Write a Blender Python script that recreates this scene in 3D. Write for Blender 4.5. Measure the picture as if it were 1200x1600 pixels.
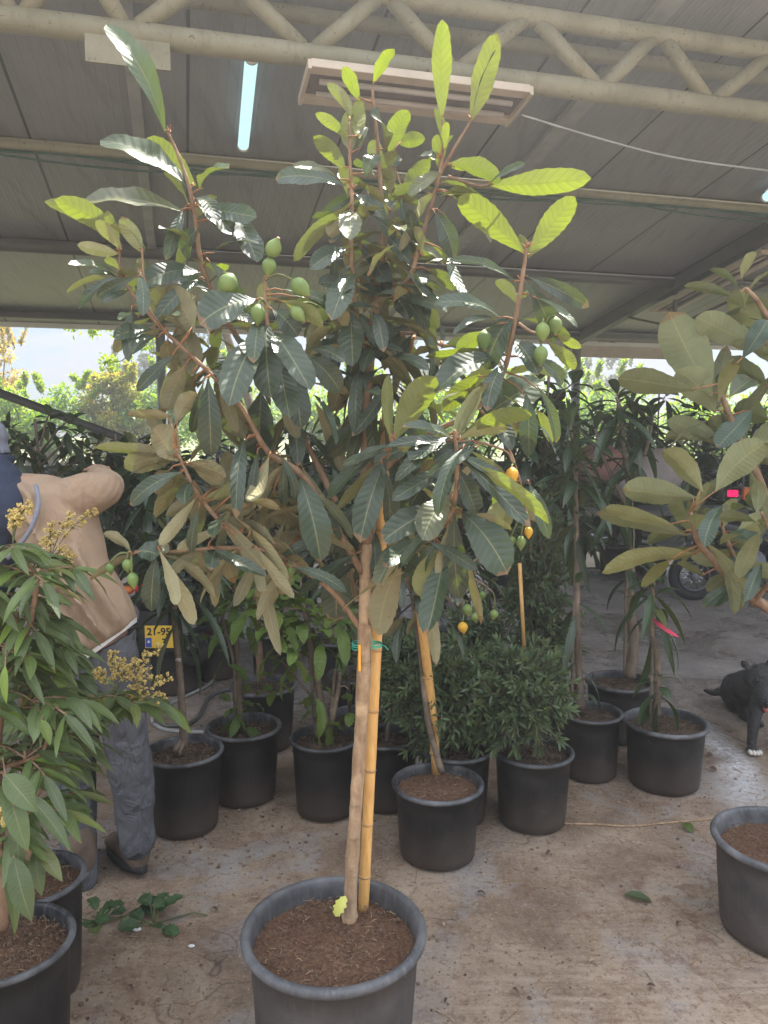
import bpy, math, random
import numpy as np
from mathutils import Vector, Matrix, Euler, noise as mnoise
R = math.radians
random.seed(7); rng = np.random.default_rng(7)
for o in list(bpy.data.objects): bpy.data.objects.remove(o)
scene = bpy.context.scene
COL = scene.collection
# ------------------------------------------------------------------ camera
F = 1209.0; PITCH = R(5.67); CAMZ = 1.65
cam_d = bpy.data.cameras.new('camera'); cam = bpy.data.objects.new('camera', cam_d); COL.objects.link(cam)
cam_d.sensor_fit = 'VERTICAL'; cam_d.sensor_height = 24; cam_d.sensor_width = 18; cam_d.lens = 24*F/1600
cam_d.clip_start = .05; cam_d.clip_end = 900
cam.location = (0, 0, CAMZ); cam.rotation_euler = (R(90)-PITCH, 0, 0)
scene.camera = cam
# ------------------------------------------------------------------ light
SUN_EL = R(60); SUN_AZ = R(24)           # azimuth measured from +Y towards +X
scene.view_settings.view_transform = 'Standard'; scene.view_settings.look = 'None'
scene.view_settings.gamma = 1; scene.view_settings.exposure = 2.7
w = bpy.data.worlds.new('World'); scene.world = w; w.use_nodes = True
nt = w.node_tree; nt.nodes.clear()
out = nt.nodes.new('ShaderNodeOutputWorld'); bg = nt.nodes.new('ShaderNodeBackground')
sky = nt.nodes.new('ShaderNodeTexSky'); sky.sky_type = 'NISHITA'; sky.sun_disc = False
sky.sun_elevation = SUN_EL; sky.sun_rotation = SUN_AZ; sky.air_density = 1.0; sky.dust_density = .6
tc = nt.nodes.new('ShaderNodeTexCoord'); mp = nt.nodes.new('ShaderNodeMapping'); mp.inputs['Scale'].default_value = (1, 1, 3.2)
no = nt.nodes.new('ShaderNodeTexNoise'); no.inputs['Scale'].default_value = 9; no.inputs['Detail'].default_value = 8; no.inputs['Roughness'].default_value = .56
cr = nt.nodes.new('ShaderNodeValToRGB'); cr.color_ramp.elements[0].position = .43; cr.color_ramp.elements[1].position = .56
mx = nt.nodes.new('ShaderNodeMix'); mx.data_type = 'RGBA'
mx.inputs[7].default_value = (6.6, 6.5, 6.2, 1)
sx = nt.nodes.new('ShaderNodeSeparateXYZ'); hr = nt.nodes.new('ShaderNodeValToRGB'); hm = nt.nodes.new('ShaderNodeMix'); hm.data_type = 'RGBA'; hm.blend_type = 'MULTIPLY'; hm.inputs[0].default_value = 1
hr.color_ramp.elements[0].position = .17; hr.color_ramp.elements[0].color = (.145, .16, .19, 1); hr.color_ramp.elements[1].position = .62; hr.color_ramp.elements[1].color = (1, 1, 1, 1)
nt.links.new(tc.outputs['Generated'], sx.inputs[0]); nt.links.new(sx.outputs[2], hr.inputs[0])
nt.links.new(tc.outputs['Generated'], mp.inputs[0]); nt.links.new(mp.outputs[0], no.inputs['Vector']); nt.links.new(no.outputs[0], cr.inputs[0])
nt.links.new(cr.outputs[0], mx.inputs[0]); nt.links.new(sky.outputs[0], mx.inputs[6]); nt.links.new(mx.outputs[2], hm.inputs[6]); nt.links.new(hr.outputs[0], hm.inputs[7]); nt.links.new(hm.outputs[2], bg.inputs[0])
bg.inputs[1].default_value = .10; nt.links.new(bg.outputs[0], out.inputs[0])
SUN = Vector((math.sin(SUN_AZ)*math.cos(SUN_EL), math.cos(SUN_AZ)*math.cos(SUN_EL), math.sin(SUN_EL)))
sl = bpy.data.lights.new('sun', 'SUN'); sl.energy = 2.7; sl.angle = R(.5); sl.color = (1, .95, .86)
so = bpy.data.objects.new('sun', sl); COL.objects.link(so); so.location = (3, 6, 12)
so.rotation_euler = (-SUN).to_track_quat('-Z', 'Y').to_euler()
# ------------------------------------------------------------------ rays: pixel -> point in the world
CAM = Vector((0, 0, CAMZ)); CP, SP = math.cos(PITCH), math.sin(PITCH)
def ray(px, py):
    x = (px-600)/F; u = (800-py)/F
    return Vector((x, CP+u*SP, -SP+u*CP))
def P(px, py, Y):
    d = ray(px, py); return CAM+d*(Y/d.y)
def PZ(px, py, z=0.0):
    d = ray(px, py); return CAM+d*((z-CAMZ)/d.z)
GA = R(14.5); GV = Vector((-math.sin(GA), math.cos(GA), 0)); GU = Vector((math.cos(GA), math.sin(GA), 0))
RZ0, RSL = 4.47, .155                     # roof underside: z = RZ0 - RSL*v
def PV(px, py, v):
    d = ray(px, py); return CAM+d*(v/d.dot(GV))
def PR(px, py, off=0.0):
    d = ray(px, py); return CAM+d*((RZ0-off-CAMZ)/(d.z+RSL*d.dot(GV)))
def UV(u, v, z): return GU*u+GV*v+Vector((0, 0, z))
def mpp(p): return (p-CAM).dot(Vector((0, CP, -SP)))/F       # metres per photo pixel at p
# ------------------------------------------------------------------ objects
def tag(o, label=None, cat=None, group=None, kind=None):
    if label: o['label'] = label
    if cat: o['category'] = cat
    if group: o['group'] = group
    if kind: o['kind'] = kind
    return o
def thing(name, label, cat, loc=(0, 0, 0), group=None):
    o = bpy.data.objects.new(name, None); COL.objects.link(o); o.location = loc; o.empty_display_size = .1
    return tag(o, label, cat, group)
def wloc(o):
    v = Vector((0, 0, 0))
    while o is not None: v += Vector(o.location); o = o.parent
    return v
def finish(me, name, mats, parent, smooth, off):
    if smooth: me.polygons.foreach_set('use_smooth', [True]*len(me.polygons))
    for m in (mats if isinstance(mats, (list, tuple)) else [mats]): me.materials.append(m)
    me.update()
    o = bpy.data.objects.new(name, me); COL.objects.link(o)
    if parent is not None: o.parent = parent
    return o
class MB:
    def __init__(s): s.v = []; s.f = []; s.m = []; s.cm = 0
    def add(s, vs, fs):
        b = len(s.v); s.v.extend([tuple(v) for v in vs]); s.f.extend([tuple(i+b for i in f) for f in fs]); s.m.extend([s.cm]*len(fs)); return s
    def ring_loft(s, rings, cap=True, closed=False):
        n = len(rings[0]); vs = [v for r in rings for v in r]; fs = []
        m = len(rings)
        for i in range(m-(0 if closed else 1)):
            a = i*n; b = ((i+1) % m)*n
            for j in range(n):
                k = (j+1) % n; fs.append((a+j, a+k, b+k, b+j))
        if cap and not closed:
            c0 = sum((Vector(v) for v in rings[0]), Vector())/n; c1 = sum((Vector(v) for v in rings[-1]), Vector())/n
            vs += [c0, c1]; i0 = len(vs)-2; i1 = len(vs)-1
            for j in range(n):
                k = (j+1) % n; fs.append((i0, k, j)); fs.append((i1, (m-1)*n+j, (m-1)*n+k))
        return s.add(vs, fs)
    def tube(s, pts, rad, n=8, jit=0.0, seed=0):
        pts = [Vector(p) for p in pts]; N = len(pts)
        if not hasattr(rad, '__len__'): rad = [rad]*N
        ts = []
        for i in range(N):
            t = pts[min(i+1, N-1)]-pts[max(i-1, 0)]
            ts.append(t.normalized() if t.length > 1e-9 else Vector((0, 0, 1)))
        a = ts[0].orthogonal().normalized(); rings = []
        rr = random.Random(seed)
        for i in range(N):
            a = (a-ts[i]*a.dot(ts[i])).normalized(); b = ts[i].cross(a); rg = []
            for j in range(n):
                th = 2*math.pi*j/n; r = rad[i]*(1+jit*(rr.random()-.5)*2)
                rg.append(pts[i]+a*math.cos(th)*r+b*math.sin(th)*r)
            rings.append(rg)
        return s.ring_loft(rings)
    def lathe(s, prof, c, n=40, tilt=None):
        c = Vector(c); rings = []
        for r, z in prof:
            rings.append([c+Vector((r*math.cos(2*math.pi*j/n), r*math.sin(2*math.pi*j/n), z)) for j in range(n)])
        return s.ring_loft(rings, cap=False)
    def box(s, c, x, y, z):              # centre and three half-vectors, edges slightly chamfered
        c, x, y, z = map(Vector, (c, x, y, z))
        k = min(x.length, y.length, z.length)*.12
        vs = []; fs = []
        def sh(vec): return vec*((vec.length-k)/vec.length)
        xi, yi, zi = sh(x), sh(y), sh(z)
        idx = {}
        for a in (-1, 1):
            for b in (-1, 1):
                for d in (-1, 1):
                    for t, (X, Y, Z) in enumerate(((x, yi, zi), (xi, y, zi), (xi, yi, z))):
                        idx[a, b, d, t] = len(vs); vs.append(c+X*a+Y*b+Z*d)
        for a in (-1, 1):
            f = [idx[a, -1, -1, 0], idx[a, 1, -1, 0], idx[a, 1, 1, 0], idx[a, -1, 1, 0]]; fs.append(f if a > 0 else f[::-1])
            f = [idx[-1, a, -1, 1], idx[-1, a, 1, 1], idx[1, a, 1, 1], idx[1, a, -1, 1]]; fs.append(f if a > 0 else f[::-1])
            f = [idx[-1, -1, a, 2], idx[1, -1, a, 2], idx[1, 1, a, 2], idx[-1, 1, a, 2]]; fs.append(f if a > 0 else f[::-1])
        for a in (-1, 1):
            for b in (-1, 1):
                fs.append((idx[a, b, -1, 0], idx[a, b, 1, 0], idx[a, b, 1, 1], idx[a, b, -1, 1]))
                fs.append((idx[a, -1, b, 0], idx[a, 1, b, 0], idx[a, 1, b, 2], idx[a, -1, b, 2]))
                fs.append((idx[-1, a, b, 1], idx[1, a, b, 1], idx[1, a, b, 2], idx[-1, a, b, 2]))
                for d in (-1, 1): fs.append((idx[a, b, d, 0], idx[a, b, d, 1], idx[a, b, d, 2]))
        return s.add(vs, fs)
    def ball(s, c, rx, ry=None, rz=None, nu=12, nv=8, axes=None):
        ry = ry or rx; rz = rz or rx; c = Vector(c); rings = []
        X, Y, Z = axes or (Vector((1, 0, 0)), Vector((0, 1, 0)), Vector((0, 0, 1)))
        for i in range(1, nv):
            th = math.pi*i/nv
            rings.append([c+X*rx*math.sin(th)*math.cos(2*math.pi*j/nu)+Y*ry*math.sin(th)*math.sin(2*math.pi*j/nu)-Z*rz*math.cos(th) for j in range(nu)])
        vs = [v for r in rings for v in r]; fs = []
        for i in range(nv-2):
            for j in range(nu):
                k = (j+1) % nu; fs.append((i*nu+j, i*nu+k, (i+1)*nu+k, (i+1)*nu+j))
        vs += [c-Z*rz, c+Z*rz]; a = len(vs)-2
        for j in range(nu):
            k = (j+1) % nu; fs.append((a, k, j)); fs.append((a+1, (nv-2)*nu+j, (nv-2)*nu+k))
        return s.add(vs, fs)
    def build(s, name, mats, parent=None, smooth=True, recalc=False):
        off = wloc(parent) if parent is not None else Vector()
        me = bpy.data.meshes.new(name)
        me.from_pydata([(v[0]-off.x, v[1]-off.y, v[2]-off.z) for v in s.v], [], s.f)
        me.polygons.foreach_set('material_index', s.m)
        if recalc:
            import bmesh
            bm = bmesh.new(); bm.from_mesh(me); bmesh.ops.recalc_face_normals(bm, faces=bm.faces); bm.to_mesh(me); bm.free()
        return finish(me, name, mats, parent, smooth, off)
def smooth_path(pts, k=6):
    pts = [Vector(p) for p in pts]; out = []
    if len(pts) < 3: return [pts[0].lerp(pts[-1], i/k) for i in range(k+1)]
    for i in range(len(pts)-1):
        p0 = pts[max(i-1, 0)]; p1 = pts[i]; p2 = pts[i+1]; p3 = pts[min(i+2, len(pts)-1)]
        for j in range(k):
            t = j/k
            out.append(.5*((2*p1)+(p2-p0)*t+(2*p0-5*p1+4*p2-p3)*t*t+(3*p1-p0-3*p2+p3)*t**3))
    out.append(pts[-1]); return out
# ------------------------------------------------------------------ leaves, all at once in numpy
PROFS = {'loquat': (1.0, .55), 'lance': (.75, .9), 'oval': (.6, .6), 'lychee': (.7, .95)}
class Leaves:
    def __init__(s): s.B = []; s.T = []; s.N = []; s.W = []; s.bend = []; s.fold = []; s.age = []; s.r = []
    def add(s, B, T, N, W, bend=.06, fold=.25, age=0.0, r=None):
        s.B.append(tuple(B)); s.T.append(tuple(T)); s.N.append(tuple(N)); s.W.append(W); s.bend.append(bend); s.fold.append(fold); s.age.append(age)
        s.r.append(random.random() if r is None else r)
    def build(s, name, mat, parent=None, nseg=8, ncol=5, prof='loquat', ripple=.0, serr=0.0, wave=.0, twist=.5, curl=.10):
        B = np.array(s.B); T = np.array(s.T); N = np.array(s.N); W = np.array(s.W)[:, None]
        n = len(B); A = T-B; L = np.linalg.norm(A, axis=1, keepdims=True); L[L < 1e-6] = 1e-6; A = A/L
        N = N-A*(N*A).sum(1, keepdims=True); ln = np.linalg.norm(N, axis=1, keepdims=True)
        bad = ln[:, 0] < 1e-4; N[bad] = np.cross(A[bad], [.3, .5, .8]); ln = np.linalg.norm(N, axis=1, keepdims=True); N /= ln
        S = np.cross(A, N)
        a, b = PROFS[prof]; t = np.linspace(0, 1, nseg+1); wt = t**a*(1-t)**b; wt /= wt.max(); wt[0] = .07; 
        sc = np.linspace(-1, 1, ncol)
        ph = rng.random(n)
        bend = np.array(s.bend); fold = np.array(s.fold)
        V = np.zeros((n, nseg+1, ncol, 3))
        tt = t[None, :, None]
        bb = (bend[:, None]*L)[:, :, None]
        mid = B[:, None, :]+(A*L)[:, None, :]*tt+N[:, None, :]*bb*(4*tt*(1-tt))
        # sideways sway
        sway = ((rng.random(n)-.5)*.10)[:, None, None]*L[:, :, None]
        mid = mid+S[:, None, :]*sway*(4*tt*(1-tt))
        cu = (-rng.random(n)*curl+curl*.25)[:, None, None]*L[:, :, None]; mid = mid+N[:, None, :]*cu*tt**2
        tw = ((rng.random(n)-.5)*2*twist)[:, None, None]*(tt-.15)
        S3 = S[:, None, :]*np.cos(tw)+N[:, None, :]*np.sin(tw); N3 = N[:, None, :]*np.cos(tw)-S[:, None, :]*np.sin(tw)
        ser = 1+serr*np.sin(np.arange(nseg+1)*math.pi)[None, :]
        half = (W*.5)[:, :, None]
        for k, sv in enumerate(sc):
            wid = wt[None, :, None]*half
            if abs(sv) > .99 and serr: wid = wid*(1+serr*((np.arange(nseg+1) % 2)*2-1))[None, :, None]
            off = fold[:, None, None]*abs(sv)*wid
            if ripple: off = off+ripple*np.sin((t[None, :, None]*13-abs(sv)*1.3)*2*math.pi)*wid*min(abs(sv)*2, 1)
            if wave: off = off+wave*np.sin((t[None, :, None]*2.3+ph[:, None, None]+(.37 if sv > 0 else 0))*2*math.pi)*wid*abs(sv)
            V[:, :, k, :] = mid+S3*sv*wid+N3*off
        m = (nseg+1)*ncol; V = V.reshape(-1, 3)
        ii, kk = np.meshgrid(np.arange(nseg), np.arange(ncol-1), indexing='ij')
        q = np.stack([ii*ncol+kk, ii*ncol+kk+1, (ii+1)*ncol+kk+1, (ii+1)*ncol+kk], -1).reshape(-1, 4)
        Fc = (q[None]+np.arange(n)[:, None, None]*m).reshape(-1, 4)
        off = wloc(parent) if parent is not None else Vector()
        me = bpy.data.meshes.new(name)
        V = V-np.array([off.x, off.y, off.z])
        nf = len(Fc)
        sv_, sf_ = np.zeros((0, 3)), []
        me.vertices.add(len(V)); me.vertices.foreach_set('co', V.ravel())
        me.loops.add(nf*4); me.loops.foreach_set('vertex_index', Fc.ravel())
        me.polygons.add(nf); me.polygons.foreach_set('loop_start', np.arange(nf)*4); me.polygons.foreach_set('loop_total', np.full(nf, 4))
        uv = me.uv_layers.new(name='UVMap')
        lt = np.tile(np.repeat(t, ncol), n); ls = np.tile(np.tile((sc+1)/2, nseg+1), n)
        UVa = np.stack([lt, ls], -1)[Fc.ravel()]; uv.data.foreach_set('uv', UVa.ravel())
        ca = me.color_attributes.new('leafvar', 'FLOAT_COLOR', 'POINT')
        C = np.zeros((n, m, 4)); C[..., 0] = np.array(s.age)[:, None]; C[..., 1] = np.array(s.r)[:, None]; C[..., 3] = 1
        ca.data.foreach_set('color', C.ravel())
        me.update(calc_edges=True); me.validate()
        return finish(me, name, mat, parent, ncol > 3, off)
def rnd(a, b): return random.uniform(a, b)
def rvec(): 
    while True:
        v = Vector((rnd(-1, 1), rnd(-1, 1), rnd(-1, 1)))
        if .1 < v.length < 1: return v.normalized()
def rosette(LS, base, d, n, L, W, spread=1.1, droop=.3, age=0.0, bend=.08, fold=.25, back=.12, jl=.3):
    d = Vector(d).normalized(); a = d.orthogonal().normalized(); b = d.cross(a); ph = rnd(0, 6)
    for i in range(n):
        th = ph+i*2.4; k = i/max(n-1, 1)                 # k 0: top of the shoot, 1: lowest leaf
        el = spread*(.35+.85*k)+rnd(-.15, .15)
        out = a*math.cos(th)+b*math.sin(th)
        dr = d*math.cos(el)+out*math.sin(el)
        l = L*rnd(1-jl, 1.08)*(.75+.35*k)
        B = Vector(base)-d*back*k+out*.006
        tip = B+dr*l+Vector((0, 0, -droop*l*(.4+k)))
        up = (d*.9+out*-.25+Vector((0, 0, .5)))
        LS.add(B, tip, up+rvec()*.3, W*rnd(.8, 1.1), bend*rnd(.5, 1.6), fold*rnd(.6, 1.4), age=age if not callable(age) else age(k))
# ------------------------------------------------------------------ materials
class NTree:
    def __init__(s, name):
        s.mat = bpy.data.materials.new(name); s.mat.use_nodes = True; s.t = s.mat.node_tree; s.t.nodes.clear()
        s.out = s.t.nodes.new('ShaderNodeOutputMaterial')
    def n(s, typ, **kw):
        x = s.t.nodes.new(typ)
        for k, v in kw.items(): setattr(x, k, v)
        return x
    def l(s, a, b): s.t.links.new(a, b)
    def put(s, sock, v):
        if isinstance(v, bpy.types.NodeSocket): s.l(v, sock)
        elif isinstance(v, (tuple, list)) and len(v) == 3 and sock.type == 'RGBA': sock.default_value = (*v, 1)
        else: sock.default_value = v
    def math(s, op, a, b=0.0, clamp=False):
        x = s.n('ShaderNodeMath', operation=op, use_clamp=clamp); s.put(x.inputs[0], a); s.put(x.inputs[1], b); return x.outputs[0]
    def mix(s, f, a, b, mode='MIX'):
        x = s.n('ShaderNodeMix', data_type='RGBA', blend_type=mode); s.put(x.inputs[0], f); s.put(x.inputs[6], a); s.put(x.inputs[7], b); return x.outputs[2]
    def coord(s, kind='Object', scale=(1, 1, 1), rot=(0, 0, 0)):
        c = s.n('ShaderNodeTexCoord'); m = s.n('ShaderNodeMapping'); m.inputs['Scale'].default_value = scale; m.inputs['Rotation'].default_value = rot
        s.l(c.outputs[kind], m.inputs[0]); return m.outputs[0]
    def world(s, scale=(1, 1, 1), rot=(0, 0, 0)):
        g = s.n('ShaderNodeNewGeometry'); m = s.n('ShaderNodeMapping'); m.inputs['Scale'].default_value = scale; m.inputs['Rotation'].default_value = rot
        s.l(g.outputs['Position'], m.inputs[0]); return m.outputs[0]
    def noise(s, vec, scale, detail=6, rough=.55, dist=0.0):
        x = s.n('ShaderNodeTexNoise'); s.put(x.inputs['Vector'], vec); x.inputs['Scale'].default_value = scale
        x.inputs['Detail'].default_value = detail; x.inputs['Roughness'].default_value = rough; x.inputs['Distortion'].default_value = dist; return x.outputs[0]
    def ramp(s, f, stops):
        x = s.n('ShaderNodeValToRGB'); e = x.color_ramp.elements
        while len(e) < len(stops): e.new(.5)
        for i, (p, c) in enumerate(stops):
            e[i].position = p; e[i].color = (*c, 1) if isinstance(c, (tuple, list)) else (c, c, c, 1)
        s.put(x.inputs[0], f); return x.outputs[0]
    def bump(s, h, strength=.3, dist=.01, normal=None):
        x = s.n('ShaderNodeBump'); x.inputs['Strength'].default_value = strength; x.inputs['Distance'].default_value = dist; s.put(x.inputs['Height'], h)
        if normal is not None: s.l(normal, x.inputs['Normal'])
        return x.outputs[0]
    def bsdf(s, col, rough=.6, normal=None, metal=0.0, spec=.5, **kw):
        x = s.n('ShaderNodeBsdfPrincipled'); s.put(x.inputs['Base Color'], col); s.put(x.inputs['Roughness'], rough); s.put(x.inputs['Metallic'], metal)
        s.put(x.inputs['Specular IOR Level'], spec)
        for k, v in kw.items(): s.put(x.inputs[k.replace('_', ' ')], v)
        if normal is not None: s.l(normal, x.inputs['Normal'])
        return x.outputs[0]
    def done(s, sh): s.l(sh, s.out.inputs[0]); return s.mat
def simple(name, col, rough=.6, vary=.25, scale=8, bump=.15, metal=0.0, spec=.5, bscale=60, bdist=.003, col2=None):
    m = NTree(name); c = m.coord('Object'); n1 = m.noise(c, scale, 5); 
    dark = tuple(x*(1-vary) for x in col); lite = tuple(min(1, x*(1+vary)) for x in col)
    base = m.mix(m.ramp(n1, [(.3, 0.0), (.7, 1.0)]), dark, col2 or lite)
    n2 = m.noise(c, bscale, 4)
    return m.done(m.bsdf(base, m.math('ADD', m.math('MULTIPLY', m.math('SUBTRACT', n1, .5), .25), rough, True), m.bump(n2, bump, bdist), metal, spec))
def leaf_mat(name, top, bot, ytop, ybot, tr=.12, ytr=.5, tcol=(.10, .16, .015), ytcol=(.140, .190, .008), rough=.4, veins=11, vb=.20, rib=1.6, spec=.5):
    m = NTree(name); u = m.n('ShaderNodeUVMap'); sp = m.n('ShaderNodeSeparateXYZ'); m.l(u.outputs[0], sp.inputs[0])
    t = sp.outputs[0]; s = m.math('ABSOLUTE', m.math('SUBTRACT', m.math('MULTIPLY', sp.outputs[1], 2.0), 1.0))
    at = m.n('ShaderNodeAttribute', attribute_name='leafvar'); sc = m.n('ShaderNodeSeparateColor'); m.l(at.outputs['Color'], sc.inputs[0])
    age, rn = sc.outputs[0], sc.outputs[1]
    geo = m.n('ShaderNodeNewGeometry'); back = geo.outputs['Backfacing']
    ph = m.math('FRACT', m.math('SUBTRACT', m.math('MULTIPLY', t, float(veins)), m.math('MULTIPLY', s, 1.5)))
    vd = m.math('ABSOLUTE', m.math('SUBTRACT', ph, .5))            # 0 on the vein
    vein = m.math('SUBTRACT', 1.0, m.math('MULTIPLY', vd, 9.0), True)
    ribm = m.math('SUBTRACT', 1.0, m.math('MULTIPLY', s, 16.0), True)
    line = m.math('MAXIMUM', m.math('MULTIPLY', vein, .22), ribm)
    n1 = m.noise(m.world(), 35, 3); n2 = m.noise(m.world(), 9, 2)
    ct = m.mix(age, top, ytop); cb = m.mix(age, bot, ybot)
    col = m.mix(back, ct, cb)
    vr = m.math('ADD', m.math('MULTIPLY', rn, .55), m.math('ADD', m.math('MULTIPLY', n1, .3), .55))
    col = m.mix(1.0, col, vr, 'MULTIPLY')
    col = m.mix(m.math('MULTIPLY', m.math('GREATER_THAN', rn, .93), m.math('MULTIPLY', n2, .5)), col, (.22, .17, .04))
    tipm = m.math('MULTIPLY', m.math('GREATER_THAN', m.math('ADD', t, m.math('MULTIPLY', m.math('SUBTRACT', n1, .5), .25)), m.math('SUBTRACT', 1.06, m.math('MULTIPLY', m.math('FRACT', m.math('MULTIPLY', rn, 7.3)), .13))), .8)
    col = m.mix(tipm, col, (.20, .11, .05))
    sp2 = m.noise(m.world(), 75, 3, .6); col = m.mix(m.ramp(sp2, [(.68, 0.0), (.74, .6)]), col, (.13, .085, .04))
    rc = m.mix(m.math('SUBTRACT', rib, 1.0), col, (.42, .40, .17))
    col = m.mix(m.math('MULTIPLY', line, .8), col, rc)
    hb = m.math('ADD', m.math('MULTIPLY', m.math('MULTIPLY', vd, 2.0), m.math('ADD', .35, n2)), m.math('MULTIPLY', n1, 1.1))
    bp = m.bump(hb, vb, .004)
    rg = m.math('ADD', rough, m.math('MULTIPLY', back, .4), True)
    sh = m.bsdf(col, rg, bp, 0.0, m.math('SUBTRACT', spec, m.math('MULTIPLY', back, spec*.7)))
    tl = m.n('ShaderNodeBsdfTranslucent'); tcx = m.mix(age, tcol, ytcol)
    tcx = m.mix(m.math('MAXIMUM', m.math('MULTIPLY', vein, .85), m.math('MULTIPLY', ribm, .9)), tcx, m.mix(1.0, tcx, (.35, .4, .2), 'MULTIPLY')); m.put(tl.inputs[0], tcx); m.l(bp, tl.inputs['Normal'])
    ms = m.n('ShaderNodeMixShader'); m.put(ms.inputs[0], m.math('ADD', tr, m.math('MULTIPLY', age, ytr-tr))); m.l(sh, ms.inputs[1]); m.l(tl.outputs[0], ms.inputs[2])
    return m.done(ms.outputs[0])
M = {}
M['loquat'] = leaf_mat('loquat_leaf', (.036, .056, .036), (.25, .225, .135), (.12, .18, .03), (.30, .32, .12), tr=.14, ytr=.55)
M['loquat_shade'] = leaf_mat('loquat_leaf_broad', (.035, .065, .045), (.20, .215, .12), (.18, .25, .06), (.28, .27, .11), tr=.16, ytr=.4, veins=16)
M['mango'] = leaf_mat('mango_leaf', (.022, .045, .022), (.05, .085, .035), (.07, .14, .03), (.10, .16, .05), tr=.10, ytr=.3, rough=.35, vb=.25, rib=1.35)
M['lychee'] = leaf_mat('lychee_leaf', (.085, .125, .048), (.16, .20, .10), (.20, .30, .04), (.25, .33, .1), tr=.2, ytr=.4, rough=.42, veins=12, vb=.12, rib=1.5)
M['guava'] = leaf_mat('soft_leaf', (.06, .12, .025), (.10, .16, .04), (.22, .32, .04), (.25, .33, .06), tr=.3, ytr=.45, rough=.5, vb=.4, rib=1.3)
M['feather'] = leaf_mat('narrow_leaf', (.085, .13, .07), (.12, .17, .095), (.12, .18, .07), (.14, .19, .09), tr=.2, ytr=.3, rough=.55, vb=.1, rib=1.1)
M['far'] = leaf_mat('orchard_leaf', (.08, .19, .015), (.14, .25, .03), (.42, .30, .05), (.42, .30, .06), tr=.45, ytr=.45, tcol=(.38, .62, .03), ytcol=(.65, .42, .05), rough=.5, vb=.1, rib=1.0)
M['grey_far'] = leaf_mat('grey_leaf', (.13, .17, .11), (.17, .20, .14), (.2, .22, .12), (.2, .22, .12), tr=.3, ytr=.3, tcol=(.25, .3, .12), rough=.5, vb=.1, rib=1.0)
def bark(name, c1, c2, scale=40, ringy=True):
    m = NTree(name); c = m.world((1, 1, .35)); n = m.noise(c, scale, 6, .65); n2 = m.noise(m.world(), 9, 4)
    col = m.mix(m.ramp(n, [(.3, 0.0), (.7, 1.0)]), c1, c2)
    col = m.mix(m.math('MULTIPLY', m.ramp(n2, [(.55, 0.0), (.7, 1.0)]), .6), col, tuple(x*1.7 for x in c2))
    rg = m.noise(m.world((.2, .2, 1)), 55, 2)
    col = m.mix(m.math('MULTIPLY', m.ramp(rg, [(.62, 0.0), (.68, 1.0)]), .3), col, tuple(x*.45 for x in c1))
    h = m.math('ADD', n, m.math('MULTIPLY', rg, .7))
    return m.done(m.bsdf(col, .85, m.bump(h, .7, .006), 0, .25))
M['bark'] = bark('loquat_bark', (.15, .085, .05), (.30, .20, .13))
M['bark_old'] = bark('trunk_bark', (.24, .15, .09), (.46, .33, .21), 55)
M['bark_grey'] = bark('sapling_bark', (.10, .075, .055), (.20, .155, .115))
M['bark_green'] = bark('green_stem', (.09, .11, .04), (.16, .17, .08))
def bamboo():
    m = NTree('bamboo'); n = m.noise(m.world((6, 6, 1.2)), 14, 5, .6); n2 = m.noise(m.world(), 6, 3)
    col = m.ramp(n, [(.25, (.58, .30, .09)), (.55, (.76, .44, .15)), (.8, (.80, .52, .22))])
    col = m.mix(m.ramp(n2, [(.5, 0.0), (.8, .35)]), col, (.42, .22, .08))
    return m.done(m.bsdf(col, .38, m.bump(n, .2, .002), 0, .5))
M['bamboo'] = bamboo()
M['bamboo_node'] = simple('bamboo_node', (.46, .27, .11), .6)
def plastic(name, base, dusty, rough=.42):
    m = NTree(name); c = m.coord('Object'); n = m.noise(c, 7, 6, .65); st = m.noise(m.coord('Object', (14, 14, 1.2)), 5, 5)
    oi = m.n('ShaderNodeObjectInfo'); d = m.math('MULTIPLY', m.ramp(n, [(.42, 0.0), (.75, 1.0)]), m.math('ADD', .2, m.math('MULTIPLY', oi.outputs['Random'], .8))); sx = m.ramp(st, [(.5, 0.0), (.75, .4)])
    gz = m.n('ShaderNodeNewGeometry'); sz_ = m.n('ShaderNodeSeparateXYZ'); m.l(gz.outputs['Position'], sz_.inputs[0])
    splash = m.math('MULTIPLY', m.math('SUBTRACT', m.math('ADD', .13, m.math('MULTIPLY', n, .12)), sz_.outputs[2]), 6.0, True)
    sp = m.n('ShaderNodeTexVoronoi'); m.l(c, sp.inputs['Vector']); sp.inputs['Scale'].default_value = 26
    dots = m.math('LESS_THAN', sp.outputs['Distance'], .07)
    col = m.mix(m.math('MAXIMUM', d, sx), base, dusty); col = m.mix(m.math('MULTIPLY', dots, m.ramp(n, [(.5, 0.0), (.6, .5)])), col, (.3, .27, .24))
    col = m.mix(m.math('MULTIPLY', splash, .35), col, (.14, .10, .075))
    scr = m.noise(m.coord('Object', (3, 3, 30)), 9, 4, .7); col = m.mix(m.ramp(scr, [(.66, 0.0), (.70, .35)]), col, dusty)
    return m.done(m.bsdf(col, m.math('ADD', m.math('MULTIPLY', n, .3), rough-.08), m.bump(m.math('ADD', n, m.math('MULTIPLY', scr, .3)), .25, .01), 0, .4))
M['pot'] = plastic('black_plastic', (.008, .008, .009), (.04, .037, .036))
M['pot_grey'] = plastic('weathered_plastic', (.055, .050, .051), (.15, .135, .125), .55)
M['rim_grey'] = plastic('weathered_rim', (.07, .072, .078), (.27, .27, .28), .45)
M['rim_black'] = plastic('scuffed_rim', (.022, .023, .026), (.24, .245, .26), .4)
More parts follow.
